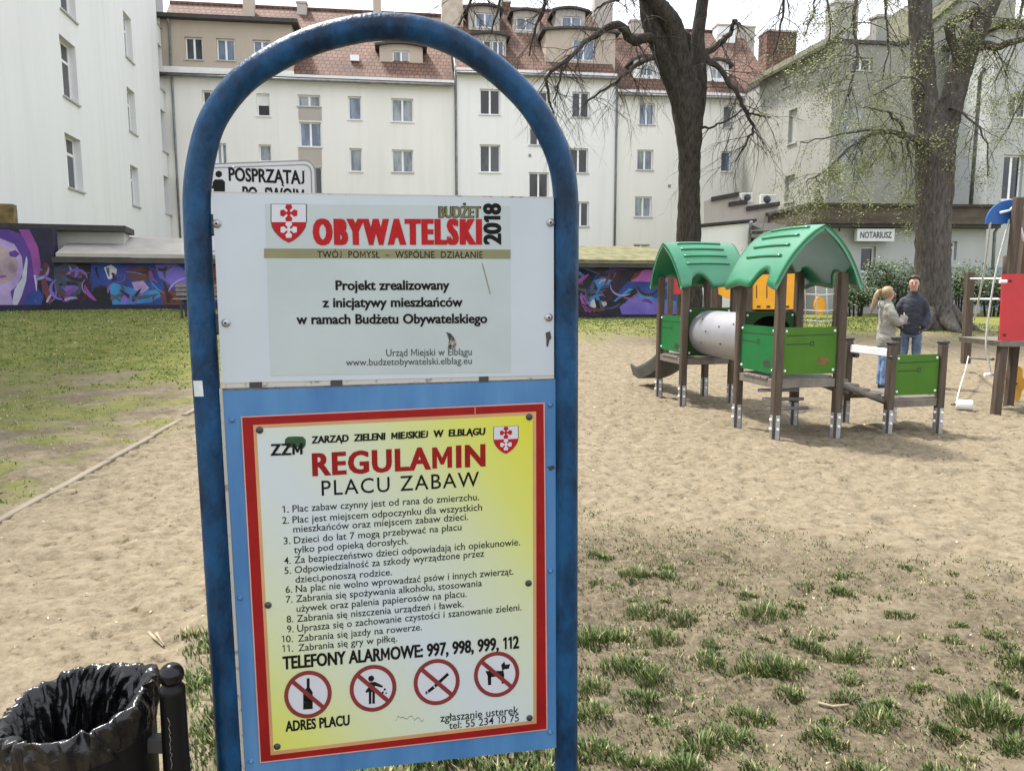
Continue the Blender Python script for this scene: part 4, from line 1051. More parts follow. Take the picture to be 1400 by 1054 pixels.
mb.v = [(v[0], min(v[1], .125 if v[2] > 1.752 else .035), max(v[2], 1.655) + (.012 if v[2] > 1.75 else 0)) for v in mb.v]; mb.build('hair', man)

# ------------------------------------------------------------------ buildings
def tiles(name, c1, c2, mort):
    m = bpy.data.materials.new(name); m.use_nodes = True; n, l = m.node_tree.nodes, m.node_tree.links
    b = n['Principled BSDF']; b.inputs['Roughness'].default_value = .8
    t = n.new('ShaderNodeTexCoord'); mpn = n.new('ShaderNodeMapping'); mpn.inputs['Rotation'].default_value = (R(90), 0, 0)
    l.new(t.outputs['Object'], mpn.inputs['Vector'])
    k = n.new('ShaderNodeTexBrick'); k.inputs['Scale'].default_value = 1; k.inputs['Brick Width'].default_value = .3; k.inputs['Row Height'].default_value = .26
    k.inputs['Mortar Size'].default_value = .03; k.inputs['Color1'].default_value = (*c1, 1); k.inputs['Color2'].default_value = (*c2, 1); k.inputs['Mortar'].default_value = (*mort, 1)
    l.new(mpn.outputs['Vector'], k.inputs['Vector'])
    no = n.new('ShaderNodeTexNoise'); no.inputs['Scale'].default_value = .7; no.inputs['Detail'].default_value = 6; l.new(t.outputs['Object'], no.inputs['Vector'])
    hs = n.new('ShaderNodeMix'); hs.data_type = 'RGBA'; hs.blend_type = 'MULTIPLY'; hs.inputs['Factor'].default_value = .7
    rr = n.new('ShaderNodeValToRGB'); rr.color_ramp.elements[0].position = .3; rr.color_ramp.elements[0].color = (.35, .33, .3, 1); rr.color_ramp.elements[1].position = .65; rr.color_ramp.elements[1].color = (1, 1, 1, 1)
    l.new(no.outputs['Fac'], rr.inputs['Fac']); l.new(k.outputs['Color'], hs.inputs['A']); l.new(rr.outputs['Color'], hs.inputs['B']); l.new(hs.outputs['Result'], b.inputs['Base Color'])
    bp = n.new('ShaderNodeBump'); bp.inputs['Strength'].default_value = .6; bp.inputs['Distance'].default_value = .05; l.new(k.outputs['Fac'], bp.inputs['Height']); bp.invert = True; l.new(bp.outputs['Normal'], b.inputs['Normal'])
    return m
M_tile = tiles('red_roof_tiles', (.21, .105, .068), (.155, .08, .055), (.07, .042, .032))
def plaster(name, c, dirty=.75):
    m = mat(name, tuple(k * dirty for k in c), .9, col2=c, scale=.35, lo=.2, hi=.5, bump=.12, bscale=14, spec=.2, stretch=(1, 1, .35), detail=8)
    n, l = m.node_tree.nodes, m.node_tree.links; b = n['Principled BSDF']; src = b.inputs['Base Color'].links[0].from_socket
    t = n.new('ShaderNodeTexCoord'); q = n.new('ShaderNodeMapping'); q.inputs['Scale'].default_value = (1.6, 1.6, .07); l.new(t.outputs['Object'], q.inputs['Vector'])
    o = n.new('ShaderNodeTexNoise'); o.inputs['Scale'].default_value = 1.3; o.inputs['Detail'].default_value = 7; o.inputs['Roughness'].default_value = .65; l.new(q.outputs['Vector'], o.inputs['Vector'])
    r = n.new('ShaderNodeValToRGB'); r.color_ramp.elements[0].position = .33; r.color_ramp.elements[0].color = (.80, .785, .755, 1); r.color_ramp.elements[1].position = .52; r.color_ramp.elements[1].color = (1, 1, 1, 1)
    l.new(o.outputs['Fac'], r.inputs['Fac']); x = n.new('ShaderNodeMix'); x.data_type = 'RGBA'; x.blend_type = 'MULTIPLY'; x.inputs['Factor'].default_value = .24
    l.new(src, x.inputs['A']); l.new(r.outputs['Color'], x.inputs['B']); l.new(x.outputs['Result'], b.inputs['Base Color']); return m
M_pl_l = plaster('grey_white_render', (.73, .735, .73), .92)
M_pl_1 = plaster('cream_render', (.775, .755, .72), .91)
M_pl_2 = plaster('white_render', (.775, .775, .76), .93)
M_pl_3 = plaster('pale_cream_render', (.765, .745, .705), .9)
M_beige = plaster('beige_render', (.47, .40, .33), .88)
M_taupe = plaster('taupe_render', (.44, .40, .36), .9)
M_corn = mat('cornice_white', (.72, .72, .7), .6, var=.06)
M_zinc = mat('zinc_gutter', (.22, .23, .24), .5, metal=.5, var=.2)
M_eave = mat('dark_eave', (.05, .045, .042), .7, var=.2)

class Facade:
    def __init__(s, root, A, B_, off=0):
        s.root = root; s.rl = Vector(root.location); A, B_ = Vector((A[0], A[1], 0)), Vector((B_[0], B_[1], 0))
        s.u = (B_ - A).normalized(); s.n = Vector((s.u.y, -s.u.x, 0)); s.P = A + s.n * off; s.L = (B_ - A).length
    def px(s, x, y):
        p = plane(x, y, s.P, s.n); return ((p - s.P).dot(s.u), p.z)
    def Q(s, a, z, d=0): return s.P + s.u * a + Vector((0, 0, z)) + s.n * d - s.rl
    def rect(s, x0, y0, x1, y1):
        cx, cy = (x0 + x1) / 2, (y0 + y1) / 2
        return [s.px(x0, cy)[0], s.px(cx, y1)[1], s.px(x1, cy)[0], s.px(cx, y0)[1]]
    def box(s, mb, a0, z0, a1, z1, d0, d1, mt):
        p = [s.Q(a0, z0, d1), s.Q(a1, z0, d1), s.Q(a1, z1, d1), s.Q(a0, z1, d1)]; mb.prism(p, s.n * (d0 - d1), mt)
    def wall(s, a0, a1, z0, z1, rects, mt, depth=.18, back=8, name='wall', body=True, bmt=None):
        xs = sorted({a0, a1, *[r[0] for r in rects], *[r[2] for r in rects]}); zs = sorted({z0, z1, *[r[1] for r in rects], *[r[3] for r in rects]})
        xs = [x for x in xs if a0 <= x <= a1]; zs = [z for z in zs if z0 <= z <= z1]
        mb = MB()
        for i in range(len(xs) - 1):
            for j in range(len(zs) - 1):
                cx, cz = (xs[i] + xs[i + 1]) / 2, (zs[j] + zs[j + 1]) / 2
                if any(r[0] < cx < r[2] and r[1] < cz < r[3] for r in rects): continue
                mb.poly([s.Q(xs[i], zs[j]), s.Q(xs[i + 1], zs[j]), s.Q(xs[i + 1], zs[j + 1]), s.Q(xs[i], zs[j + 1])], mt)
        for r in rects:
            c = [(r[0], r[1]), (r[2], r[1]), (r[2], r[3]), (r[0], r[3])]
            for k in range(4):
                p, q = c[k], c[(k + 1) % 4]; mb.poly([s.Q(*p), s.Q(*q), s.Q(*q, -depth), s.Q(*p, -depth)], mt)
        if body:
            mt = bmt or mt
            mb.poly([s.Q(a0, z0), s.Q(a0, z0, -back), s.Q(a0, z1, -back), s.Q(a0, z1)], mt)
            mb.poly([s.Q(a1, z0), s.Q(a1, z0, -back), s.Q(a1, z1, -back), s.Q(a1, z1)], mt)
            mb.poly([s.Q(a0, z0, -back), s.Q(a1, z0, -back), s.Q(a1, z1, -back), s.Q(a0, z1, -back)], mt)
            mb.poly([s.Q(a0, z1 - .01), s.Q(a1, z1 - .01), s.Q(a1, z1 - .01, -back), s.Q(a0, z1 - .01, -back)], mt)
        return mb.build(name, s.root)
    def window(s, r, style='double', g=0, depth=.16, sill=True, fw=.07, parent=None, name='window', surround=None, blind=0):
        a0, z0, a1, z1 = r; mb = MB(); d0, d1 = -depth - .06, -depth
        s.box(mb, a0, z0, a0 + fw, z1, d0, d1, M_frame); s.box(mb, a1 - fw, z0, a1, z1, d0, d1, M_frame)
        s.box(mb, a0 + fw, z0, a1 - fw, z0 + fw, d0, d1 - .002, M_frame); s.box(mb, a0 + fw, z1 - fw, a1 - fw, z1, d0, d1 - .002, M_frame)
        if style in ('double', 'cross'): m = (a0 + a1) / 2; s.box(mb, m - fw * .75, z0 + fw, m + fw * .75, z1 - fw, d0, d1 - .004, M_frame)
        if style in ('cross', 'transom'): zt_ = z0 + (z1 - z0) * .68; s.box(mb, a0 + fw, zt_ - fw * .6, a1 - fw, zt_ + fw * .6, d0, d1 - .006, M_frame)
        w = mb.build(name, parent or s.root)
        mb = MB(); s.box(mb, a0 + .02, z0 + .02, a1 - .02, z1 - .02, d0 + .01, d0 + .03, M_glass[g]); mb.build('pane', w)
        if blind:
            mb = MB(); s.box(mb, a0 + fw, z1 - fw - (z1 - z0) * blind, a1 - fw, z1 - fw, d0 + .032, d0 + .04, M_corn); mb.build('blind', w)
        if sill:
            mb = MB(); s.box(mb, a0 - .06, z0 - .05, a1 + .06, z0 + .01, -depth + .004, .07, M_sill if sill is True else sill); mb.build('sill', w)
        return w
    def pipe(s, x, y0, y1, name='drainpipe', r=.06, mt=None):
        a = s.px(x, (y0 + y1) / 2)[0]; z1, z0 = s.px(x, y0)[1], s.px(x, y1)[1]
        mb = MB(); mb.tube([s.Q(a, z0, .1), s.Q(a, (z0 + z1) / 2, .1), s.Q(a, z1 - .3, .1), s.Q(a, z1, .3)], r, mt or M_zinc, n=8); mb.build(name, s.root)
    def roof(s, a0, a1, ze, zr, run, over=.35, mt=None, th=.16):
        mt = mt or M_tile; sl = (zr - ze) / run; mb = MB()
        mb.prism([s.Q(a0, ze - sl * over, over), s.Q(a1, ze - sl * over, over), s.Q(a1, zr, -run), s.Q(a0, zr, -run)], (0, 0, -th), mt)
        mb.prism([s.Q(a0, zr, -run - .003), s.Q(a1, zr, -run - .003), s.Q(a1, ze, -2 * run), s.Q(a0, ze, -2 * run)], (0, 0, -th), mt)
        mb.tube([s.Q(a0, zr + .02, -run), s.Q(a1, zr + .02, -run)], .12, mt, n=8)
        # gable ends
        for a in (a0 + .02, a1 - .02): mb.poly([s.Q(a, ze - .1, 0), s.Q(a, zr - .15, -run), s.Q(a, ze - .1, -2 * run)], M_pl_2)
        r = mb.build('roof', s.root)
        mb = MB(); mb.tube([s.Q(a0, ze - sl * over - .1, over + .06), s.Q(a1, ze - sl * over - .1, over + .06)], .07, M_zinc, n=8); mb.build('gutter', r)
        return r
    def cornice(s, a0, a1, z, h=.35, out=.28):
        mb = MB(); s.box(mb, a0, z - h, a1, z - h * .45, .003, out * .55, M_corn); s.box(mb, a0, z - h * .45 + .002, a1, z, .003, out, M_corn); mb.build('cornice', s.root)
    def dormer(s, x0, y0, x1, y1, back, mt, wins, roofover=.25, depth=3.0, parent=None, arch=False, roofmt=None):
        f = Facade(s.root, (s.P.x, s.P.y), (s.P + s.u).to_2d()); f.P = s.P - s.n * back
        r = f.rect(x0, y0, x1, y1); rects = [f.rect(*w[:4]) for w in wins]
        zs = r[3]
        mbw = f.wall(r[0], r[2], r[1], zs, rects, mt, depth=.1, back=depth, name='dormer')
        if parent: mbw.parent = parent
        mb = MB(); o = roofover
        m = (r[0] + r[2]) / 2; rise = .35 if arch else .18
        K = 8
        for i in range(K):
            t0, t1 = i / K, (i + 1) / K
            zz0, zz1 = zs + .02 + rise * math.sin(math.pi * t0), zs + .02 + rise * math.sin(math.pi * t1)
            aa, ab = r[0] - o + (r[2] - r[0] + 2 * o) * t0, r[0] - o + (r[2] - r[0] + 2 * o) * t1
            mb.prism([f.Q(aa, zz0, o), f.Q(ab, zz1, o), f.Q(ab, zz1 + .12, o), f.Q(aa, zz0 + .12, o)], f.n * -(depth + o), roofmt or M_eave)
            mb.prism([f.Q(max(aa, r[0]), zs, .0), f.Q(min(ab, r[2]), zs, .0), f.Q(min(ab, r[2]), zz1 + .01, .0), f.Q(max(aa, r[0]), zz0 + .01, .0)], f.n * -.1, mt)
        mb.build('dormer_roof', mbw)
        for w, rr in zip(wins, rects): f.window(rr, w[4], w[5], depth=.08, parent=mbw, name='dormer_window', sill=False, fw=.06)
        return mbw
    def chimney(s, x0, y0, x1, y1, back, mt, parent):
        f = Facade(s.root, (s.P.x, s.P.y), (s.P + s.u).to_2d()); f.P = s.P - s.n * back
        r = f.rect(x0, y0, x1, y1); mb = MB(); w = r[2] - r[0]
        f.box(mb, r[0], r[1] - 1.5, r[2], r[3], -max(.5, w * .6), 0, mt); f.box(mb, r[0] - .05, r[3] + .002, r[2] + .05, r[3] + .12, -max(.5, w * .6) - .05, .05, M_taupe)
        mb.build('chimney', parent)

# back row of three tenements; their yard fronts nearly share one line
BA, BB = (-18.6, 42.1), (15.6, 47.0)
bu = Vector((BB[0] - BA[0], BB[1] - BA[1], 0)).normalized()
def tenement(label, xl, xr, mt, wins, eave_px, ridge_px, run=5.5, base=.3, off=0.0):
    rt = plane((xl + xr) / 2, 400, (BA[0], BA[1], 0), Vector((bu.y, -bu.x, 0)))
    root = empty('tenement_house', (rt.x, rt.y, 0), 0, label=label, cat='building')
    f = Facade(root, BA, BB, off)
    a0, a1 = f.px(xl, 200)[0] - (1.2 if xl < 300 else 0), f.px(xr, 200)[0]
    ze = f.px(*eave_px)[1]
    g = Facade(root, BA, BB, off); g.P = f.P - f.n * run; zr = g.px(*ridge_px)[1]
    rects = [f.rect(*w[:4]) for w in wins]
    f.wall(a0, a1, base, ze, rects, mt, back=2 * run)
    for k in range(4):
        x = a0 + 2.5 + rnd.random() * (a1 - a0 - 4); z = base + 4.5 + rnd.random() * (ze - 6.5)
        if any(r[0] - .4 < x < r[2] + .4 and r[1] - .4 < z < r[3] + .4 for r in rects): continue
        vb = MB(); f.box(vb, x, z, x + .16, z + .16, .001, .03, M_zinc); vb.build('vent', root)
    for w, r in zip(wins, rects):
        f.window(r, w[4], w[5], blind=w[6] if len(w) > 6 else 0, sill=M_corn if rnd.random() < .5 else True)
    return root, f, a0, a1, ze, zr
# --- first: cream block with a beige attic storey
w1 = [(277, 124, 300, 157, 'double', 0), (351, 128, 369, 159, 'single', 0, .45), (407, 130, 438, 146, 'double', 1), (409.5, 167, 439.5, 201, 'double', 2), (430, 228, 441, 290, 'single', 3),
      (476, 132, 494, 164, 'single', 2), (535, 135, 565, 167, 'double', 1), (354, 198, 371, 221, 'single', 1), (478, 203, 495, 235, 'single', 1), (536, 205, 565, 236, 'double', 1),
      (296, 196, 310, 225, 'double', 1), (356, 262, 374, 292, 'single', 1), (478, 270, 495, 302, 'single', 1), (537, 272, 566, 304, 'double', 0)]
t1, f, a0, a1, ze, zr = tenement('cream rendered tenement with a beige attic storey and a central stair strip', 235, 622, M_pl_1, w1, (520, 108), (430, 14))
rf1 = f.roof(a0 + .05, a1 - .05, ze + .12, zr, 5.5)
f.cornice(a0 + .02, a1 - .02, ze)
ax = f.px(400, 70)[0]; fb = Facade(t1, BA, BB, .02)
wA = [(253, 51, 277, 82, 'double', 0), (296, 53, 321, 83, 'double', 2), (346, 55, 370, 83, 'double', 2)]
zA0, zA1 = fb.px(300, 94)[1], fb.px(300, 30)[1]
ra = [fb.rect(*w[:4]) for w in wA]
fb.wall(a0 + .03, ax, zA0, zA1, ra, M_beige, back=5, name='attic_storey')
for w, r in zip(wA, ra): fb.window(r, w[4], w[5])
mb = MB(); fb.box(mb, a0 - .1, zA1 + .002, ax + .35, zA1 + .2, -5.2, .45, M_eave); mb.build('attic_eave', t1)
mb = MB(); fb.box(mb, a0 + .02, zA0 - .32, ax + .05, zA0 - .02, .0, .16, M_corn); mb.build('band', t1)
for y0, y1 in ((147.5, 165), (203, 226.5)):
    mb = MB(); r = f.rect(408, y0, 440, y1); f.box(mb, r[0], r[1], r[2], r[3], .001, .012, M_taupe); mb.build('stair_strip', t1)
f.dormer(519, 66, 578, 97, 1.2, M_beige, [(537, 70, 560, 92, 'double', 1)], parent=rf1)
f.chimney(332, -12, 347, 30, 4.5, M_beige, rf1); f.chimney(406, 5, 419, 22, 5, M_taupe, rf1); f.chimney(510, -6, 521, 26, 5, M_beige, rf1)
f.pipe(240, 28, 352)
mb = MB(); r = f.rect(480, 77, 491, 84); gq = Facade(t1, BA, BB, -1.0); r = gq.rect(479, 76, 491, 84); gq.box(mb, r[0], r[1], r[2], r[3], -.6, .1, M_frame); mb.build('skylight', rf1)
# --- second: taller, white, with loft dormers
w2 = [(656, 122, 684, 157, 'double', 3), (656, 198, 684, 236, 'double', 0), (722, 125, 749, 160, 'double', 3), (724, 175, 748, 199, 'double', 0), (723, 236, 750, 272, 'double', 3),
      (782, 126, 806, 161, 'double', 0), (778, 203, 804, 237, 'double', 3), (783, 276, 805, 310, 'double', 3), (657, 275, 686, 312, 'double', 0)]
t2, f, a0, a1, ze, zr = tenement('tall white tenement between the cream ones, with big loft dormers', 623, 841, M_pl_2, w2, (720, 98), (720, 14), off=.05)
rf2 = f.roof(a0 + .05, a1 - .05, ze + .12, zr, 5.5)
f.cornice(a0 + .02, a1 - .02, ze)
f.dormer(746, 46, 841, 104, .7, M_beige, [(783, 54, 813, 83, 'double', 2)], parent=rf2, depth=4)
f.dormer(646, 52, 692, 86, 1.0, M_taupe, [(651, 55, 671, 80, 'double', 0), (673, 56, 689, 80, 'double', 2)], parent=rf2)
f.dormer(641, 14, 683, 42, 3.2, M_taupe, [(650, 18, 676, 38, 'double', 2)], parent=rf2)
f.dormer(702, 20, 738, 46, 3.2, M_taupe, [(706, 24, 732, 42, 'double', 1)], parent=rf2)
f.dormer(760, 18, 800, 44, 3.0, M_taupe, [(768, 23, 795, 40, 'double', 2)], parent=rf2)
f.chimney(604, -12, 633, 48, 3.5, mat('tan_chimney', (.42, .33, .24), .9, col2=(.55, .5, .42), scale=2.5), rf2); f.chimney(687, 4, 698, 24, 5, M_tile, rf2); f.chimney(813, -16, 838, 34, 4.5, M_taupe, rf2)
f.pipe(624, 92, 360); f.pipe(841.5, 108, 352)
# --- third
w3 = [(874, 141, 895, 171, 'double', 2), (871, 205, 893, 233, 'double', 1), (868, 269, 891, 297, 'double', 1), (989, 144, 1002, 175, 'single', 1), (986, 207, 1000, 235, 'single', 2),
      (1027, 176, 1043, 207, 'double', 2), (1024, 239, 1042, 266, 'double', 2), (866, 334, 888, 347, 'double', 0)]
t3, f, a0, a1, ze, zr = tenement('pale tenement behind the nearer bare tree, with small arched dormers in its red roof', 842, 1062, M_pl_3, w3, (930, 127), (930, 42), off=-.04)
rf3 = f.roof(a0 + .05, a1 - .05, ze + .12, zr, 5.5)
f.cornice(a0 + .02, a1 - .02, ze)
f.dormer(866, 88, 903, 108, .8, M_pl_2, [(876, 89, 894, 104, 'double', 1)], parent=rf3, arch=True)
f.dormer(964, 92, 996, 112, .8, M_pl_2, [(972, 94, 989, 108, 'double', 1)], parent=rf3, arch=True)
f.chimney(980, 36, 1005, 80, 4.5, M_pl_2, rf3); f.chimney(1048, 44, 1088, 100, 5.5, M_tile, rf3); f.chimney(1008, 38, 1032, 60, 5, M_taupe, rf3); f.chimney(862, 30, 880, 60, 5, M_taupe, rf3)
f.pipe(1046, 130, 270, r=.07, mt=M_eave)

# --- big block on the left, its wall running away from the camera
lb = empty('apartment_block', (-14, 26.4, 0), 0, label='tall grey white block whose long windowed wall runs back to the tenements', cat='building')
LA, LB_ = (-9.9 - .2 * 8, 8), (-9.9 - .2 * 42.0, 42.0)
f = Facade(lb, LA, LB_)
wl_ = [(80, -62, 101, 19, 'cross', 0), (84, 58, 105, 136, 'cross', 0), (91, 188, 112, 259, 'cross', 0), (170, 22, 179.5, 80, 'transom', 1), (175, 123, 182.5, 180, 'transom', 1), (179.5, 228, 187.5, 281, 'transom', 1),
       (168, -80, 177, -24, 'transom', 1), (217.5, 67, 227, 124, 'transom', 0), (221, 154, 230, 208, 'transom', 0), (225, 243, 234, 293, 'transom', 0), (213, -20, 223, 36, 'transom', 0)]
rl_ = [f.rect(*w[:4]) for w in wl_]
for i in (3, 4, 5, 6): rl_[i][2] = rl_[i][0] + 1.25
f.wall(0, f.L, .2, 17.6, rl_, M_pl_l, depth=.30, back=9)
for w, r in zip(wl_, rl_): f.window(r, w[4], w[5], depth=.24, fw=.08)
mb = MB(); f.box(mb, -.2, 17.602, f.L + .2, 18.0, -9.3, .3, M_eave); mb.build('roof', lb)

# --- grey green house at the right, with gable rise
M_gg = plaster('grey_green_render', (.31, .31, .27), .62); M_gg2 = plaster('pale_grey_render', (.34, .335, .31), .75); M_bl = plaster('pale_blue_grey_render', (.44, .455, .45), .85)
M_moss = mat('mossy_tiles', (.025, .024, .018), .9, col2=(.085, .085, .03), scale=2.5, bump=.6, bscale=12)
hr = empty('gable_house', (17, 36, 0), 0, label='grey green house with chimneys and small windows behind the right hand tree', cat='building')
C0, C1, C2 = (13.2, 42.6), (14.45, 36), (23.2, 37.3)
f = Facade(hr, C1, C2); fs_ = Facade(hr, C0, C1)
zt = f.px(1160, 60)[1]
wr_ = [(1165, 79, 1193, 97, 'double', 0)]; rr_ = [f.rect(*w[:4]) for w in wr_]
f.wall(0, f.L, .3, zt, rr_, M_gg, back=9, bmt=M_gg2)
for w, r in zip(wr_, rr_): f.window(r, w[4], w[5])
ws = [(1072, 106, 1077, 119, 'single', 0), (1096, 97, 1103, 108, 'single', 0), (1078, 150, 1089, 196, 'transom', 1), (1073, 240, 1086, 276, 'transom', 1)]
rs_ = [fs_.rect(*w[:4]) for w in ws]
fs_.wall(0, fs_.L, .3, zt, rs_, M_gg2, back=.4, name='side_wall')
for w, r in zip(ws, rs_): fs_.window(r, w[4], w[5])
g0 = f.px(1240, 56)[0]
mb = MB(); mb.prism([f.Q(g0, zt + .002), f.Q(f.L, zt + .002), f.Q(f.L, zt + 4.4), f.Q(g0 + 1.2, zt + 1.0)], f.n * -8.8, M_gg); mb.build('gable', hr)
mb = MB()
mb.prism([fs_.Q(-.3, zt - .25, .55), fs_.Q(fs_.L + .1, zt - .25, .55), fs_.Q(fs_.L + .1, zt + .5, -.4), fs_.Q(-.3, zt + .5, -.4)], (0, 0, .16), M_moss)
f.box(mb, -.05, zt + .003, g0, zt + .16, -9, .12, M_eave)
mb.prism([f.Q(g0 - .2, zt + .0, .25), f.Q(g0 + 1.2, zt + 1.05, .25), f.Q(f.L + .2, zt + 4.6, .25), f.Q(f.L + .2, zt + 4.85, .25), f.Q(g0 + 1.2, zt + 1.25, .25), f.Q(g0 - .2, zt + .22, .25)], f.n * -9.4, M_moss)
rf4 = mb.build('roof', hr)
f.chimney(1140, 5, 1173, 60, .8, M_gg2, rf4); f.chimney(1198, 24, 1216, 58, .8, M_gg2, rf4); f.chimney(1272, -8, 1296, 40, 2.0, M_gg2, rf4)
mb = MB(); r = f.rect(1150, 150, 1176, 250); f.box(mb, r[0], r[1], r[2], r[3], .001, .01, plaster('repair_patch', (.33, .36, .37), .9)); mb.build('render_patch', hr)
# --- pale blue house at the far right
hb = empty('corner_house', (24, 33, 0), 0, label='pale blue grey house at the picture edge, tall windows above the red panel', cat='building')
f = Facade(hb, (20.15, 33.4), (34, 35.0))
wb = [(1380, 129, 1406, 161, 'double', 0), (1371, 212, 1398, 274, 'double', 0), (1420, 125, 1450, 165, 'double', 0)]
rb_ = [f.rect(*w[:4]) for w in wb]
zb = f.px(1370, 40)[1]
f.wall(0, f.L, .3, zb, rb_, M_bl, back=3.0)
for w, r in zip(wb, rb_): f.window(r, w[4], w[5], sill=M_corn)
mb = MB(); r0 = f.px(1340, 365)[1]; f.box(mb, .0, .2, f.L, r0, .002, .06, plaster('blue_plinth', (.24, .29, .33), .8)); mb.build('plinth', hb)
mb = MB(); f.box(mb, -.3, zb + .002, f.L, zb + .25, -3.2, .5, M_moss); mb.build('roof', hb)
f.pipe(1331, 96, 300, r=.08, mt=mat('green_pipe', (.05, .06, .055), .5))

# --- low annex with the notary's sign
an = empty('annex', (18, 29.6, 0), 0, label='low white annex with brown fascia and dark door behind the hedge', cat='building')
f = Facade(an, (11.2, 29.3), (18.15, 29.9))
zt_, zf = f.px(1240, 308)[1], f.px(1240, 285)[1]
wn2 = [(1177, 337, 1197, 372, 'single', 3), (1291, 330, 1308, 356, 'transom', 0)]
rn = [f.rect(*w[:4]) for w in wn2]
f.wall(.3, f.L, .3, zt_, rn, M_bl, back=5)
for w, r in zip(wn2, rn): f.window(r, w[4], w[5], sill=False)
M_fas = mat('brown_fascia', (.055, .042, .033), .8, col2=(.10, .078, .056), scale=1.5, stretch=(1, 1, 3)); M_felt = mat('roof_felt', (.045, .043, .04), .9, var=.2)
mb = MB(); f.box(mb, -.3, zt_ + .003, f.L + .25, zf, -5.4, .55, M_fas); f.box(mb, -.4, zf + .003, f.L + .35, zf + .1, -5.5, .65, M_felt); f.box(mb, -.3, zt_ - .12, f.L + .2, zt_, .003, .5, M_felt); mb.build('fascia_roof', an)
mb = MB(); zz_ = f.px(1320, 300)[1]; mb.tube([f.Q(f.L - .05, zz_ + .15, .75), f.Q(f.L + .35, zz_ + .1, .5), f.Q(f.L + .2, zz_ - .5, .2), f.Q(f.L + .3, .5, .15)], .06, M_zinc, n=8); mb.build('drainpipe', an)
# sign box
sg = Facade(an, (11.2, 29.3), (18.15, 29.9), .42)
r = sg.rect(1172, 313, 1223, 330); cpt = sg.Q((r[0] + r[2]) / 2, (r[1] + r[3]) / 2, 0) + Vector(an.location)
sgo = empty('shop_sign', cpt, 0, label='white sign box reading NOTARIUSZ on the low annex wall', cat='sign')
sg.rl = cpt
mb = MB(); sg.box(mb, r[0], r[1], r[2], r[3], -.2, 0, mat('sign_box_white', (.62, .64, .65), .5, var=.05)); mb.build('box', sgo)
mb = MB(); q0, q1 = sg.px(1176, 325.5), sg.px(1219, 325.5)
write(mb, 'NOTARIUSZ', sg.Q(*q0, .004), sg.Q(*q1, .004), .22, M_grey, off=.022, fat=.01, up=(0, 0, 1), normal=sg.n); mb.build('lettering', sgo)
# stepped grey walls and dark roof beside it
st = empty('outbuilding', (11, 33, 0), 0, label='stepped pale outbuilding with dark edged flat roofs behind the green towers', cat='building')
f = Facade(st, (8.6, 33.0), (11.9, 32.2))
pts = [(962, 420), (962, 276), (980, 270), (1010, 266), (1012, 280), (1064, 278), (1064, 420)]
mb = MB(); mb.prism([f.Q(*f.px(*p)) for p in pts], f.n * -3.2, M_taupe)
pe = [(970, 273), (1010, 268)]; mb2 = MB()
for (a, c, e_, g) in ((972, 274, 1010, 267), (996, 281, 1022, 277), (1020, 287, 1066, 280)):
    p, q = f.px(a, c), f.px(e_, g); mb2.prism([f.Q(p[0], p[1] - .05, .12), f.Q(q[0], q[1] - .05, .12), f.Q(q[0], q[1] + .12, .12), f.Q(p[0], p[1] + .12, .12)], f.n * -3.5, M_felt)
mb.build('wall', st); mb2.build('roof', st)
fl = Facade(st, (7.3, 30.6), (10.6, 30.2))
mb = MB(); p4 = [fl.Q(*fl.px(*p)) for p in ((950, 420), (950, 312), (1024, 305), (1024, 420))]; mb.prism(p4, fl.n * -1.4, M_pl_2)
mb.build('low_wall', st)
mb = MB(); p, q = fl.px(948, 311), fl.px(1034, 303); mb.prism([fl.Q(p[0], p[1], .1), fl.Q(q[0], q[1], .1), fl.Q(q[0], q[1] + .1, .1), fl.Q(p[0], p[1] + .1, .1)], fl.n * -1.6, M_felt)
p, q = fl.px(1024, 322), fl.px(1142, 318); mb.prism([fl.Q(p[0], p[1], .6), fl.Q(q[0], q[1], .6), fl.Q(q[0], q[1] + .45, -1.6), fl.Q(p[0], p[1] + .45, -1.6)], (0, 0, .12), M_felt)
mb.build('low_roof', st)
fl.pipe(1023, 304, 420)
mb = MB(); p4 = [fl.Q(*fl.px(*p), -.6) for p in ((1026, 420), (1026, 324), (1142, 322), (1142, 420))]; mb.prism(p4, fl.n * -.8, mat('dim_brown_boards', (.07, .05, .04), .8, col2=(.12, .09, .07), scale=4)); mb.build('back_wall', st)
# air conditioners on the outbuilding
M_ac = mat('air_conditioner_case', (.5, .5, .48), .5, var=.1)
for i, (x0, y0, x1, y1) in enumerate(((1013, 263, 1029, 276), (1040, 265, 1061, 279))):
    c = f.Q(*f.px((x0 + x1) / 2, y1), -.6) + Vector(st.location); w = abs(f.px(x1, y1)[0] - f.px(x0, y1)[0]); h = f.px(x0, y0)[1] - f.px(x0, y1)[1]
    ac = empty('air_conditioner', c, 0, label=('small dark fronted air conditioner on the upper step of the flat roof', 'wider pale air conditioner on the lower step of the flat roof')[i], cat='air conditioner', group='air conditioners on the outbuilding roof')
    mb = MB(); mb.bbox((0, 0, h / 2 + .02), (w, .35, h), M_ac, .02); mb.build('case', ac)
    mb = MB(); T = Matrix.Translation((-w * .12 if i else 0, -.18, h / 2 + .02)) @ Matrix.Rotation(R(90), 4, 'X')
    mb.lathe([(h * .38, 0), (h * .36, .015), (.001, .015)], M_dark, n=16, M=T); mb.build('fan_grille', ac)

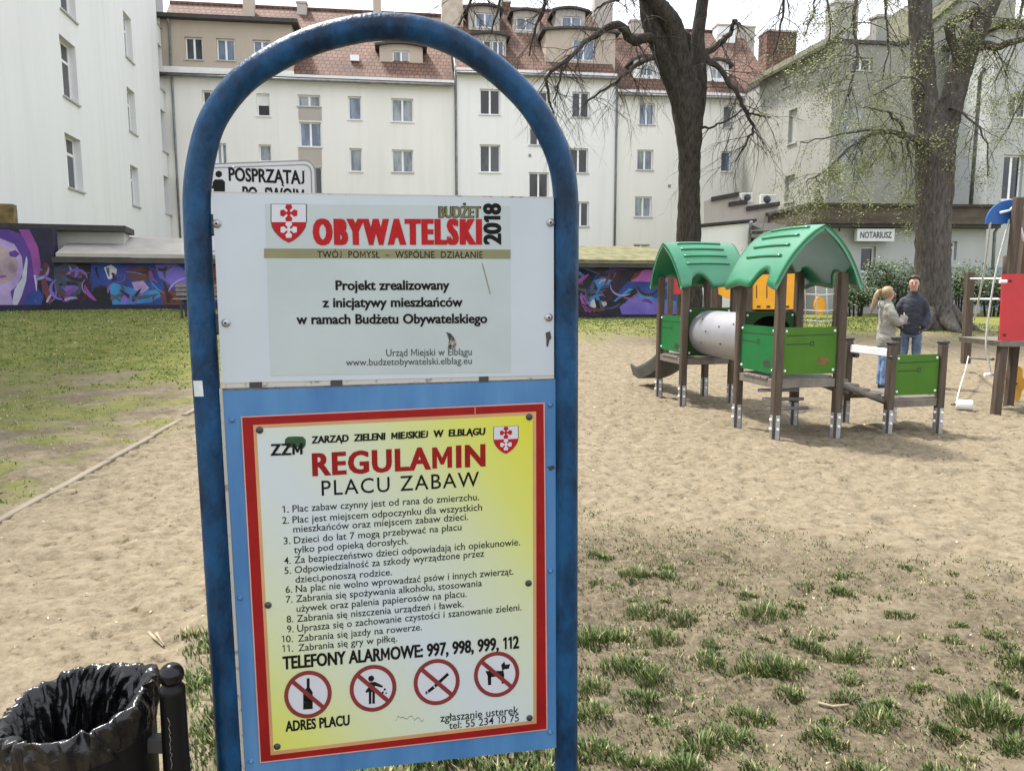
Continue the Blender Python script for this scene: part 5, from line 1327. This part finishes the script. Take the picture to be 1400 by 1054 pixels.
# ------------------------------------------------------------------ long shed row with the painted wall
wa, wb_ = at(-30, 420, 19.8), at(925, 432, 26.2)
sh = empty('painted_shed', ((wa.x + wb_.x) / 2, (wa.y + wb_.y) / 2, 0), 0, label='long low shed whose wall carries colourful graffiti above the lawn', cat='shed')
f = Facade(sh, (wa.x, wa.y), (wb_.x, wb_.y))
def gmat(name, c, c2=None, **k): return mat('mural_' + name, srgb(*c), .7, col2=srgb(*c2) if c2 else None, var=.3, scale=k.get('scale', 1.6), lo=.3, hi=.7)
G_bg = gmat('indigo', (12, 12, 22), (36, 32, 64)); G_pur = gmat('purple', (92, 58, 140), (62, 40, 110)); G_mag = gmat('magenta', (150, 74, 150), (110, 54, 120)); G_lav = gmat('lavender', (178, 160, 200), (130, 108, 160))
G_skin = gmat('beige', (176, 158, 160), (120, 100, 116)); G_org = gmat('rust', (112, 62, 44), (70, 36, 34)); G_blue = gmat('blue', (44, 74, 150), (30, 44, 104)); G_cyan = gmat('cyan', (60, 140, 190), (40, 92, 150))
G_pink = gmat('pink', (178, 96, 168), (140, 76, 150)); G_vio = gmat('violet', (120, 104, 190), (92, 80, 160)); G_blk = gmat('black', (14, 14, 18), (28, 28, 34)); G_grey = gmat('grey', (86, 92, 108), (50, 54, 70)); G_mar = gmat('maroon', (62, 34, 52), (32, 22, 32)); G_wht = gmat('white', (196, 196, 206), (150, 150, 170))
ztop = 2.38; aL = f.px(76, 380)[0]
f.wall(-3.0, aL, .0, f.px(30, 312)[1], [], G_bg, back=.5, name='high_wall')
f.wall(aL + .002, f.L, .0, ztop, [], G_bg, back=2.2, name='wall')
def S(pts, mt, k=1):
    MUR.append(([f.Q(*f.px(*p), .003 + .0012 * k) for p in pts], mt))
MUR = []
S([(-25, 314), (12, 314), (34, 322), (48, 340), (55, 362), (50, 392), (42, 417), (-25, 417)], G_pur, 1)
S([(26, 314), (40, 314), (52, 338), (56, 362), (51, 390), (46, 372), (42, 345)], G_mag, 2)
S([(-25, 330), (0, 326), (20, 334), (30, 352), (32, 372), (24, 390), (8, 404), (-25, 404)], G_lav, 2)
S([(-25, 338), (2, 336), (18, 344), (25, 360), (22, 376), (12, 386), (-4, 388), (-25, 384)], G_skin, 3)
S([(12, 345), (21, 342), (27, 347), (22, 352), (14, 351)], G_pur, 4); S([(-5, 377), (6, 376), (10, 378), (2, 381)], G_mag, 4)
S([(20, 396), (30, 380), (36, 350), (38, 356), (36, 384), (30, 404), (24, 417), (16, 417)], G_wht, 4); S([(-25, 392), (-2, 388), (14, 398), (18, 417), (-25, 417)], G_lav, 4)
S([(54, 372), (62, 358), (70, 366), (64, 385), (72, 412), (68, 417), (58, 396)], G_org, 1)
S([(74, 366), (88, 360), (104, 362), (112, 374), (114, 392), (106, 408), (92, 414), (80, 406), (74, 390)], G_grey, 1); S([(80, 372), (96, 368), (108, 380), (98, 384)], G_blue, 2); S([(84, 392), (98, 388), (108, 394), (94, 404)], G_vio, 2)
S([(106, 360), (112, 364), (118, 376), (124, 392), (122, 404), (110, 417), (108, 410), (117, 394), (112, 374)], G_mar, 3); S([(36, 400), (52, 394), (60, 406), (56, 417), (36, 417)], G_blue, 2)
S([(124, 359), (256, 359), (256, 417), (126, 417)], G_blue, 1)
S([(140, 400), (155, 386), (172, 392), (196, 398), (214, 396), (222, 404), (206, 414), (150, 417)], G_cyan, 2); S([(126, 398), (138, 390), (150, 396), (154, 417), (126, 417)], G_blk, 3)
S([(142, 366), (152, 362), (160, 368), (158, 380), (148, 382)], G_wht, 2); S([(172, 372), (186, 364), (204, 366), (210, 376), (200, 384), (182, 384)], G_org, 2); S([(180, 386), (196, 384), (204, 394), (194, 402), (184, 396)], G_lav, 3)
S([(212, 362), (240, 360), (256, 372), (256, 394), (234, 392), (218, 380)], G_vio, 2); S([(218, 398), (230, 394), (244, 400), (250, 417), (222, 417)], G_org, 3); S([(164, 402), (176, 398), (182, 410), (170, 417)], G_vio, 4)
for x0 in range(262, 780, 70): S([(x0, 364), (x0 + 60, 362), (x0 + 66, 396), (x0 + 20, 420), (x0 - 4, 400)], (G_vio, G_mar, G_blue, G_org)[(x0 // 70) % 4], 1)
S([(784, 368), (850, 368), (842, 398), (820, 432), (784, 432)], G_mar, 1); S([(812, 384), (826, 378), (836, 382), (832, 392), (818, 396)], G_cyan, 2); S([(790, 376), (806, 374), (812, 392), (800, 404), (790, 400)], G_blk, 2)
S([(862, 386), (868, 374), (882, 369), (900, 369), (925, 372), (925, 402), (858, 402)], G_pink, 2); S([(846, 398), (858, 385), (925, 386), (925, 412), (840, 414)], G_blue, 3)
S([(838, 412), (860, 394), (868, 396), (896, 408), (925, 412), (925, 422), (860, 414)], G_cyan, 4); S([(846, 418), (868, 408), (880, 406), (925, 420), (925, 430), (850, 430)], G_vio, 5); S([(836, 416), (868, 394), (872, 400), (846, 420)], G_blk, 6)
S([(800, 408), (812, 402), (828, 404), (836, 414), (824, 428), (804, 428)], G_blk, 2); S([(806, 410), (812, 407), (815, 420), (809, 424)], G_wht, 3); S([(820, 412), (826, 408), (830, 416), (824, 422)], G_wht, 3)
rm = random.Random(12); pal = [G_blue, G_cyan, G_vio, G_pur, G_mag, G_lav, G_blk, G_mar, G_org, G_grey]
def stroke(x, y, L_, a, bend, w, mt, k):
    P = []
    for i in range(9):
        t = i / 8; P.append((x, y, w * math.sin(math.pi * (.08 + .84 * t)))); x += L_ / 8 * math.cos(a); y += L_ / 8 * math.sin(a) * .8; a += bend / 8
    for p, q in zip(P, P[1:]):
        d = Vector((q[0] - p[0], q[1] - p[1])).normalized(); nn_ = (-d.y, d.x)
        quad = [(p[0] + nn_[0] * p[2], p[1] + nn_[1] * p[2]), (q[0] + nn_[0] * q[2], q[1] + nn_[1] * q[2]), (q[0] - nn_[0] * q[2], q[1] - nn_[1] * q[2]), (p[0] - nn_[0] * p[2], p[1] - nn_[1] * p[2])]
        if all(363 < v < 414 + (x > 700) * 14 and u > 46 for u, v in quad): S(quad, mt, k)
for i in range(210):
    x = rm.choice((rm.uniform(50, 255), rm.uniform(50, 255), rm.uniform(260, 780), rm.uniform(260, 780), rm.uniform(784, 842))) if i > 8 else rm.uniform(786, 920); stroke(x, rm.uniform(364, 424), rm.uniform(14, 46), rm.uniform(0, 6.3), rm.uniform(-3, 3), rm.uniform(.7, 3.0), rm.choice(pal + [G_blk, G_mar, G_grey]), 7 + i * .02)
for i in range(14):       # locks of hair round the hooded face
    stroke(30 + rm.uniform(0, 18), rm.uniform(330, 372), rm.uniform(26, 50), rm.uniform(1.2, 1.9), rm.uniform(-.8, .8), rm.uniform(.8, 2), rm.choice((G_lav, G_mag, G_wht, G_pur)), 6)
mb = MB()
for pts, mt in MUR: mb.poly(pts, mt)
mb.build('mural', sh)
M_rg = mat('grey_felt_roof', (.36, .34, .31), .9, var=.12, scale=1.5); M_mo = mat('moss_roof', (.10, .10, .04), .95, col2=(.20, .185, .10), scale=3, bump=.8, bscale=10)
aM = f.px(262, 380)[0]
mb = MB()
for x0, x1, mt in ((aL + .1, aM, M_rg), (aM + .002, f.L + .1, M_mo)):
    mb.prism([f.Q(x0, ztop + .03, .28), f.Q(x1, ztop + .03, .28), f.Q(x1, ztop + .62, -2.3), f.Q(x0, ztop + .62, -2.3)], (0, 0, .09), mt)
mb.build('roof', sh)
mb = MB(); f.box(mb, aL, ztop - .12, f.L + .1, ztop + .025, .02, .27, M_eave); mb.build('eave_edge_shade', sh)  # dark box: black roof edge, and overhang shade built in as a dark strip
# upper annex with canopy slab
f2 = Facade(sh, (wa.x, wa.y), (wb_.x, wb_.y), -1.2)
mb = MB(); r = f2.rect(73, 314, 170, 348); f2.box(mb, r[0], r[1] - .3, r[2], r[3], -1.0, 0, plaster('stained_white', (.5, .5, .47), .6)); mb.build('annex_wall', sh)
mb = MB(); r = f2.rect(-60, 308, 175, 317); f2.box(mb, r[0], r[1] + .02, r[2], r[3], -1.2, .5, M_felt); mb.build('canopy', sh)
mb = MB(); r = f2.rect(-60, 277, 15, 307); f2.box(mb, r[0], r[1], r[2], r[3], -.6, -.2, gmat('ochre', (150, 128, 70), (30, 26, 22), scale=2.2)); mb.build('upper_panel', sh)

# ------------------------------------------------------------------ bench by the mural
bg_ = gnd(252, 434); bn = empty('park_bench', (bg_.x, bg_.y, gz(bg_.x, bg_.y)), R(8), label='dark legged slatted bench on the lawn half hidden by the blue tube', cat='bench')
for x in (0, 1.3):
    mb = MB(); mb.bbox((x, -.2, .22), (.05, .06, .46), M_dark, .006); mb.bbox((x, .16, .4), (.05, .06, .82), M_dark, .006); mb.bbox((x, -.02, .42), (.05, .36, .05), M_dark, .006); mb.build('leg', bn)
mb = MB()
for k in range(4): mb.bbox((.65, -.19 + k * .1, .465), (1.7, .08, .035), M_edgew, .006)
mb.build('seat', bn)
mb = MB()
for k in range(3): mb.bbox((.65, .115, .58 + k * .1), (1.7, .03, .075), M_edgew, .006)
mb.build('backrest', bn)

# ------------------------------------------------------------------ trees
def bark(name, c1, c2): return mat(name, c1, .95, col2=c2, scale=4.5, stretch=(4, 4, 1.1), bump=.8, bscale=12, spec=.15, lo=.3, hi=.7, detail=8)
M_bk1 = bark('dark_bark', (.018, .016, .014), (.072, .064, .054)); M_bk2 = bark('grey_bark', (.045, .040, .036), (.14, .127, .114))
M_twig = mat('twig_bark', (.05, .042, .034), .9, var=.3, scale=3)
def pxpath(P, Y, root, jitter=0, rg=None):
    pts, rs_ = [], []
    for q in P:
        Yq = Y + (q[3] if len(q) > 3 else 0); p = at(q[0], q[1], Yq); pts.append(p - root); rs_.append(q[2] * Yq / FPX)
    return pts, rs_
def dense(pts, rs_, k=5):
    P = catmull(pts, k); out = []
    for i in range(len(rs_) - 1): out += [rs_[i] + (rs_[i + 1] - rs_[i]) * j / k for j in range(k)]
    return P, out + [rs_[-1]]
def twig(mb, p, d, L_, r, lvl, rg, tips, droop=.35, wig=.35):
    seg = 5; pts = [p.copy()]; q = p.copy(); d = d.normalized()
    for i in range(seg):
        d = (d + Vector((rg.uniform(-1, 1), rg.uniform(-1, 1), rg.uniform(-1, 1))) * wig * .5 + Vector((0, 0, -droop * .3))).normalized()
        q = q + d * L_ / seg; pts.append(q.copy())
    mb.tube(pts, [r * (1 - .75 * i / seg) for i in range(seg + 1)], M_twig, n=4 if lvl > 0 else 3, cap=False)
    tips += pts[2:]
    if lvl > 0:
        for k in range(rg.randint(3, 5)):
            i = rg.randint(1, seg); dd = (pts[i] - pts[i - 1]).normalized() + Vector((rg.uniform(-1, 1), rg.uniform(-1, 1), rg.uniform(-.9, .5))) * .9
            twig(mb, pts[i], dd, L_ * rg.uniform(.4, .7), r * .5, lvl - 1, rg, tips, droop, wig)
def tree(name, root_px, Y, trunk, limbs, branches, bm_, label, seed, twigs, leaf=None):
    rg = random.Random(seed); g = at(*root_px, Y); root = Vector((g.x, g.y, hgt(g.x, g.y)))
    t = empty(name, root, 0, label=label, cat='tree')
    mb = MB()
    for i, P in enumerate([trunk] + limbs):
        pts, rs_ = dense(*pxpath(P, Y, root))
        if i == 0: pts = [Vector((pts[0].x, pts[0].y, -.25))] + pts; rs_ = [rs_[0] * 1.25] + rs_
        mb.tube(pts, rs_, bm_, n=18, rough=.05, rg=rg)
    if leaf:      # root flare
        for k in range(7):
            a = k * .9 + .3; d = Vector((math.cos(a), math.sin(a), 0)); r0 = trunk[0][2] * Y / FPX
            mb.tube([d * r0 * .55 + Vector((0, 0, .55)), d * r0 * .95 + Vector((0, 0, .2)), d * r0 * 1.5 + Vector((0, 0, .02)), d * r0 * 2.0 + Vector((0, 0, -.1))], [r0 * .35, r0 * .4, r0 * .28, r0 * .12], bm_, n=8)
    mb.build('trunk', t)
    cr_ = MB(); tips = []
    for P in branches:
        pts, rs_ = dense(*pxpath(P, Y, root), k=4)
        pts = [p + Vector((rg.uniform(-.03, .03), rg.uniform(-.06, .06), rg.uniform(-.03, .03))) for p in pts]
        cr_.tube(pts, rs_, bm_, n=7)
        for i in range(2, len(pts)):
            if rg.random() < twigs[0]:
                for _ in range(twigs[1]):
                    d = Vector((rg.uniform(-1, 1), rg.uniform(-1, 1), rg.uniform(-1.1, .35)))
                    twig(cr_, pts[i], d, rg.uniform(.7, 1.7) * twigs[2], max(.006, min(.014, rs_[i] * .4)), 2 if rg.random() < .35 else 1, rg, tips)
    cr_.build('crown', t)
    if leaf:
        lm, n_, size = leaf; lv = MB()
        for _ in range(n_):
            c = rg.choice(tips) + Vector((rg.gauss(0, .085), rg.gauss(0, .085), rg.gauss(0, .085) - .03))
            a = Vector((rg.uniform(-1, 1), rg.uniform(-1, 1), rg.uniform(-1, .2))).normalized(); w = a.orthogonal().normalized(); s_ = size * rg.uniform(.5, 1.2)
            lv.add([c, c + a * s_ * .5 + w * s_ * .3, c + a * s_, c + a * s_ * .5 - w * s_ * .3], [(0, 1, 2, 3)], lm[rg.randint(0, len(lm) - 1)])
        lv.build('young_leaves', t)
    return t
tr1 = [(944, 446, 21), (943, 425, 18), (942, 390, 17), (941.5, 330, 16.5), (942, 290, 15), (942, 250, 13.8), (942.5, 215, 14.5), (942, 180, 17.5), (940, 150, 20), (938, 120, 20), (936, 95, 16)]
lm1 = [[(936, 160, 13), (924, 115, 14.5), (910, 80, 14), (900, 52, 13.5), (890, 25, 13), (886, -5, 12.5), (880, -50, 11), (870, -110, 9)],
       [(950, 165, 11), (955, 120, 11), (955, 80, 9.5), (954, 50, 8.5), (959, 15, 8), (964, -30, 7), (968, -90, 6)],
       [(938, 120, 13, -.1), (930, 80, 13, -.15), (924, 50, 12.5, -.2), (918, 30, 12, -.3), (905, 12, 10.5, -.4), (893, -6, 8, -.5), (880, -60, 6, -.6)],
       [(936, 100, 12, .1), (945, 75, 9, .3), (938, 52, 7, .4), (930, 45, 5, .4)]]
br1 = [[(905, 58, 7), (884, 53, 6.5, -.2), (862, 55, 6.5, -.4), (846, 34, 5.5, -.6), (815, 48, 3.5, -.8), (793, 64, 3, -.9), (764, 91, 2.5, -1.1), (747, 107, 2.2, -1.2), (750, 130, 1.8, -1.2), (757, 158, 1, -1.2)],
       [(797, 62, 2, -.9), (776, 85, 1.8, -1), (765, 108, 1.4, -1.1), (757, 138, .9, -1.1)],
       [(908, 78, 4), (882, 83, 3, .3), (860, 98, 2.6, .5), (842, 112, 2, .7), (815, 130, 1.4, .8), (800, 141, .9, .9)],
       [(960, 76, 5), (985, 60, 3.8, .2), (1000, 45, 3, .3), (1003, 30, 2.8, .3), (1012, 34, 1.6, .4)],
       [(960, 72, 4.5), (985, 98, 3.4, -.3), (1005, 125, 3, -.5), (1018, 150, 2.6, -.6), (1030, 172, 2, -.7), (1022, 192, 1.5, -.7), (1005, 220, .9, -.8)],
       [(1018, 150, 1.6, -.6), (1034, 158, 1.3, -.6), (1052, 160, .9, -.6)], [(956, 176, 2), (975, 173, 1.4, -.3), (1000, 161, 1.2, -.5), (1016, 150, .8, -.6)],
       [(884, -20, 7), (830, -55, 6, .8), (770, -50, 4.5, 1.2), (748, -8, 3, 1.3), (742, 15, 2.4, 1.3), (731, 45, 1.6, 1.3), (722, 78, 1, 1.3)],
       [(830, -55, 4, .8), (740, -75, 3.5, .2), (680, -55, 3, 0), (655, -20, 2.4, -.2), (640, 10, 1.6, -.2), (628, 35, 1, -.2)],
       [(700, -65, 3, .2), (690, -30, 2.2, .5), (682, 10, 1.8, .5), (672, 45, 1, .5)], [(964, -30, 5), (1005, -60, 4, -.6), (1050, -45, 3, -1), (1070, -5, 2, -1), (1068, 35, 1.4, -1), (1058, 75, .9, -1)],
       [(1020, -58, 3, -.7), (1085, -60, 2.4, -.2), (1115, -25, 1.8, 0), (1112, 15, 1.2, 0), (1098, 50, .8, 0)], [(893, -5, 4), (855, -2, 2.6, -.8), (838, 3, 2, -1), (815, 10, 1.2, -1)]]
tree('tree', (944, 446), 21, tr1, lm1, br1, M_bk1, 'dark bare pollarded tree with knotted limbs rising behind the two green towers', 5, (.62, 2, 1.0))
tr2 = [(1277, 440, 28), (1276, 420, 24), (1275, 395, 22.5), (1275, 350, 21.5), (1276, 300, 22.5), (1278, 250, 23), (1278, 215, 24), (1279, 188, 26), (1281, 168, 20), (1283, 150, 11), (1284, 138, 3)]
lm2 = [[(1271, 200, 17), (1267, 160, 16), (1263, 120, 15), (1260, 60, 14), (1257, 0, 14), (1254, -60, 12), (1250, -140, 9)],
       [(1287, 200, 16), (1297, 155, 16), (1308, 112, 15), (1320, 75, 15), (1334, 42, 14.5), (1350, 8, 14), (1365, -30, 13), (1395, -110, 9)]]
br2 = [[(1338, 64, 7), (1362, 63, 5, -.1), (1385, 59, 4, -.2), (1405, 52, 3, -.3), (1440, 35, 2, -.4)], [(1312, 100, 7), (1306, 70, 5.5, -.2), (1297, 36, 6, -.3), (1316, 22, 6, -.2), (1340, 10, 5, -.1)],
       [(1256, 192, 5), (1238, 187, 4.5, -.3), (1216, 181, 2.6, -.5), (1188, 186, 2.2, -.6), (1160, 204, 1.7, -.8), (1132, 232, 1.3, -.9), (1100, 250, .8, -1)],
       [(1240, 186, 2.5, -.3), (1222, 160, 1.8, -.4), (1204, 150, 1.3, -.5), (1180, 147, .8, -.5)], [(1238, 188, 2, -.3), (1242, 204, 1.4, -.3), (1243, 216, .8, -.3)], [(1216, 181, 1.6, -.5), (1180, 178, 1.4, -.2), (1140, 186, 1, 0), (1095, 196, .7, 0)],
       [(1254, -30, 6), (1215, -45, 4, -.8), (1178, -15, 3, -1), (1168, 30, 2.2, -1), (1172, 80, 1.6, -1), (1160, 130, 1, -1)], [(1215, -45, 3, -.8), (1150, -55, 2.4, -.5), (1128, -20, 1.8, -.4), (1135, 25, 1.3, -.4), (1130, 70, .8, -.4)],
       [(1252, -60, 4), (1225, -40, 2.5, .8), (1210, 10, 1.8, 1), (1214, 60, 1.2, 1), (1206, 110, .8, 1)], [(1362, -25, 6), (1400, -50, 4, -.6), (1432, -10, 3, -.8), (1424, 60, 2, -.9), (1400, 130, 1.3, -.9), (1378, 175, .8, -.9)],
       [(1400, -50, 3, -.6), (1398, -10, 2.2, .2), (1390, 50, 1.5, .3), (1376, 105, .9, .3)], [(1300, 150, 2.5, -.3), (1318, 155, 1.6, -.7), (1345, 185, 1.2, -.8), (1352, 240, .8, -.8)], [(1264, 130, 2.2, -.3), (1252, 105, 1.4, -.6), (1226, 112, 1, -.6), (1196, 130, .7, -.6)]]
M_lf = [mat('young_leaf', (.13, .155, .025), .6, var=.1), mat('pale_young_leaf', (.2, .22, .05), .6, var=.1), mat('olive_leaf', (.075, .09, .02), .6, var=.1)]
tree('tree', (1277, 440), 20, tr2, lm2, br2, M_bk2, 'stout forked tree with a grey trunk and thin yellow green spring leaves', 8, (.55, 2, 1.0), (M_lf, 52000, .052))

# ------------------------------------------------------------------ hedge bushes by the annex
M_hl = [mat('bush_leaf_dark', (.018, .035, .010), .6, var=.2), mat('bush_leaf_mid', (.045, .085, .018), .55, var=.2), mat('bush_leaf_light', (.10, .16, .035), .55, var=.2)]
def bush(px0, px1, ytop, ybot, Y, label, seed, n_=2600):
    rg = random.Random(seed); a, c = at(px0, ybot, Y), at(px1, ybot, Y); top = at(px0, ytop, Y).z; z0 = min(hgt(a.x, a.y), a.z); w = c.x - a.x; h = top - z0
    o = empty('bush', ((a.x + c.x) / 2, Y, z0), 0, label=label, cat='bush', group='bushes along the annex')
    mb = MB(); lobes = [(rg.uniform(-.42, .42) * w, rg.uniform(-.3, .3), rg.uniform(.35, .78) * h, rg.uniform(.22, .36) * h) for _ in range(12)]
    for _ in range(n_):
        lx_, ly_, lz, lr = rg.choice(lobes); d = Vector((rg.gauss(0, 1), rg.gauss(0, 1), rg.gauss(0, 1))).normalized()
        p = Vector((lx_, ly_, lz)) + d * lr * rg.uniform(.55, 1.08)
        if p.z < .02: continue
        u = Vector((rg.uniform(-1, 1), rg.uniform(-1, 1), rg.uniform(-1, 1))).normalized(); v = u.orthogonal().normalized(); s_ = rg.uniform(.05, .11)
        mb.add([p, p + u * s_ * .5 + v * s_ * .35, p + u * s_, p + u * s_ * .5 - v * s_ * .35], [(0, 1, 2, 3)], M_hl[rg.choice((0, 0, 0, 1, 1, 1, 2))])
    mb.build('foliage', o)
    mb = MB()
    for k in range(6):
        x = rg.uniform(-.4, .4) * w; mb.tube([(x * .6, 0, -.1), (x * .8, rg.uniform(-.1, .1), h * .3), (x, rg.uniform(-.2, .2), h * .65)], [.04, .03, .015], M_bk1, n=6)
    mb.build('stem', o)
bush(1188, 1256, 354, 430, 27.2, 'broad bright topped bush behind the two people, below the annex door', 1, 5200)
bush(1292, 1336, 356, 430, 27.2, 'darker bush on the far side of the stout tree trunk', 2, 3600)
bush(1334, 1378, 376, 432, 26.6, 'low dark bush behind the ropes of the climbing frame', 3, 3000)
bush(1145, 1192, 388, 432, 26.8, 'small shaded bush between the gabled roof and the person with a ponytail', 4, 2600)
bush(1390, 1450, 372, 436, 26.4, 'bush partly hidden behind the red panel', 5, 2400)

# ------------------------------------------------------------------ grass: clumps near the board, lawn on the bank
M_gb = [mat('grass_blade', (.075, .12, .022), .6, var=.2), mat('grass_blade_light', (.15, .19, .05), .6, var=.2), mat('grass_blade_dark', (.04, .075, .016), .6, var=.2), mat('grass_blade_dry', (.36, .31, .16), .7, var=.2)]
def blades(mb, x, y, n_, rad, h, rg, dry=.12, wide=.004, pick=(0, 0, 1, 2)):
    for _ in range(n_):
        a = rg.uniform(0, 6.283); rr = rad * rg.random() ** .6; px_, py_ = x + rr * math.cos(a), y + rr * math.sin(a) * .8
        z = gz_fast(px_, py_) - .005; hh = h * rg.uniform(.45, 1.1) * (1 - .45 * rr / rad); lean = rg.uniform(.15, .9) * hh; b_ = rg.uniform(0, 6.283) * .5 + a * .5
        dx, dy = math.cos(b_) * lean, math.sin(b_) * lean; w = wide * rg.uniform(.7, 1.4); wx_, wy_ = -math.sin(b_) * w, math.cos(b_) * w
        m_ = M_gb[3] if rg.random() < dry else M_gb[rg.choice(pick)]
        mb.add([(px_ - wx_, py_ - wy_, z), (px_ + wx_, py_ + wy_, z), (px_ + dx * .4 + wx_ * .8, py_ + dy * .4 + wy_ * .8, z + hh * .62), (px_ + dx * .4 - wx_ * .8, py_ + dy * .4 - wy_ * .8, z + hh * .62), (px_ + dx, py_ + dy, z + hh)],
               [(0, 1, 2, 3), (3, 2, 4)], m_)
def gz_fast(x, y):
    i = int(np.searchsorted(gx, x)) - 1; j = int(np.searchsorted(gy, y)) - 1
    tx, ty = (x - gx[i]) / (gx[i + 1] - gx[i]), (y - gy[j]) / (gy[j + 1] - gy[j])
    return float((ZZ[j, i] * (1 - tx) + ZZ[j, i + 1] * tx) * (1 - ty) + (ZZ[j + 1, i] * (1 - tx) + ZZ[j + 1, i + 1] * tx) * ty)
rg = random.Random(21); mb = MB()
tuft_px = [(1045, 832, 1.3), (822, 752, .8), (872, 778, 1), (914, 783, .9), (882, 828, 1), (930, 838, .9), (905, 862, 1.1), (806, 865, 1.4), (842, 858, 1), (973, 872, .7), (972, 893, .9), (1040, 902, 1.2), (1070, 905, 1.2), (1107, 876, 1), (1160, 886, 1.2), (1080, 940, 1),
           (1150, 802, .8), (1228, 836, .7), (1302, 868, .7), (1030, 968, 1.1), (890, 915, 1), (850, 905, 1), (880, 940, 1), (1195, 975, 1.1), (1130, 998, 1), (1345, 968, 1.6), (1390, 900, .9), (1000, 1000, 1.1), (955, 1010, 1.2), (870, 1030, 1.3), (820, 1010, 1.2), (930, 1040, 1.2), (1040, 1044, 1.1), (1180, 1046, 1.2), (1290, 1046, 1), (1390, 1010, 1.1), (810, 930, 1), (805, 965, 1.1)]
tuft_px += [(rg.uniform(800, 1400), rg.uniform(760, 1050), rg.uniform(.35, .7)) for _ in range(46)]
for px_, py_, s in tuft_px:
    p = gnd(px_, py_ + 8); k = max(1, .22 * p.y)
    s *= rg.uniform(.8, 1.15); blades(mb, p.x, p.y, int(210 * s), .095 * s * (p.y / 3.6) ** .5, .066 * s * (p.y / 4) ** .35, rg, dry=.1, wide=.003)
    for _ in range(6): blades(mb, p.x + rg.gauss(0, .17), p.y + rg.gauss(0, .17), rg.randint(6, 22), .05, .036, rg, dry=.25, wide=.003)
for _ in range(4600):                      # sparse short growth over the soil
    x, y = rg.uniform(-.9, 3.6), rg.uniform(1.7, 6.4)
    q_ = float(fbm(np.array([x * 1.9]), np.array([y * 1.9]), 71, 3)[0])
    if q_ > .5 - .2 * rg.random() and float(soil_mask(np.array([x]), np.array([y]))[0]) > .3 * rg.random(): blades(mb, x, y, rg.randint(4, 14), .06, .026 + .03 * max(0, q_ - .45), rg, dry=.34, wide=.0028)
for _ in range(60):                       # beside the posts and the bin
    p = gnd(rg.gauss(285, 26), rg.uniform(850, 1075)); blades(mb, p.x, p.y, 24, .07, .06, rg, dry=.15)
for _ in range(160):
    p = gnd(rg.uniform(330, 800), rg.uniform(1020, 1110)); blades(mb, p.x, p.y, 26, .08, .07, rg, dry=.12)
mb.build('grass_clumps', kind='stuff', label='loose clumps of green grass over brown soil beside the board')
mb = MB(); cnt = 0
while cnt < 19000:                        # the lawn on the bank and the verge
    x = rg.uniform(-13, 13); y = rg.uniform(5, 25.5)
    if abs(x) > .72 * y + 1: continue
    gmv = float(grass_mask(np.array([x]), np.array([y]))[0])
    if gmv < .3 + .5 * rg.random(): continue
    cnt += 1; near = y < 11
    blades(mb, x, y, 3 if not near else 5, .10, .05 if not near else .045, rg, dry=.07 if not near else .3, wide=.012 if not near else .006, pick=(0, 1, 1))
mb.build('lawn_grass', kind='stuff', label='short patchy lawn grass on the bank below the mural')
# small stones, dry bits and fallen sticks
M_peb = [mat('pebble', (.42, .38, .3), .8, var=.3), mat('pebble_dark', (.12, .095, .07), .9, var=.3)]
mb = MB()
for _ in range(4200):
    x, y = rg.uniform(-5, 7), 1.7 + 9 * rg.random() ** 1.5; s = rg.uniform(.003, .009) * (1 + .12 * y); p = Vector((x, y, gz_fast(x, y)))
    v = [p + Vector((rg.uniform(-1, 1), rg.uniform(-1, 1), rg.uniform(-.3, .8))) * s for _ in range(4)]
    mb.add(v, [(0, 1, 2), (0, 2, 3), (0, 3, 1), (1, 3, 2)], M_peb[0 if rg.random() < .45 else 1])
mb.build('pebbles', kind='stuff', label='scattered small stones and dry bits on the sand')
M_stick = mat('dry_stick', (.3, .24, .16), .8, var=.2)
for i, (pp, lab) in enumerate((([(1118, 963), (1138, 966), (1160, 964)], 'pale dry stick lying on the soil among grass clumps'), ([(203, 862), (210, 872), (224, 880), (214, 868)], 'small forked twig on the sand by the blue tube'),
                               ([(1378, 585), (1392, 583), (1410, 584)], 'thin pale stick on the sand under the red panel'))):
    g = [gnd(*q) for q in pp]; c = g[0]; mb = MB(); mb.tube([Vector((q.x - c.x, q.y - c.y, gz_fast(q.x, q.y) - gz_fast(c.x, c.y) + .012)) for q in g], [.006 * (.6 + .12 * c.y)] * len(g), M_stick, n=6)
    mb.build('fallen_twig', None, (c.x, c.y, gz_fast(c.x, c.y)), label=lab, cat='twig')
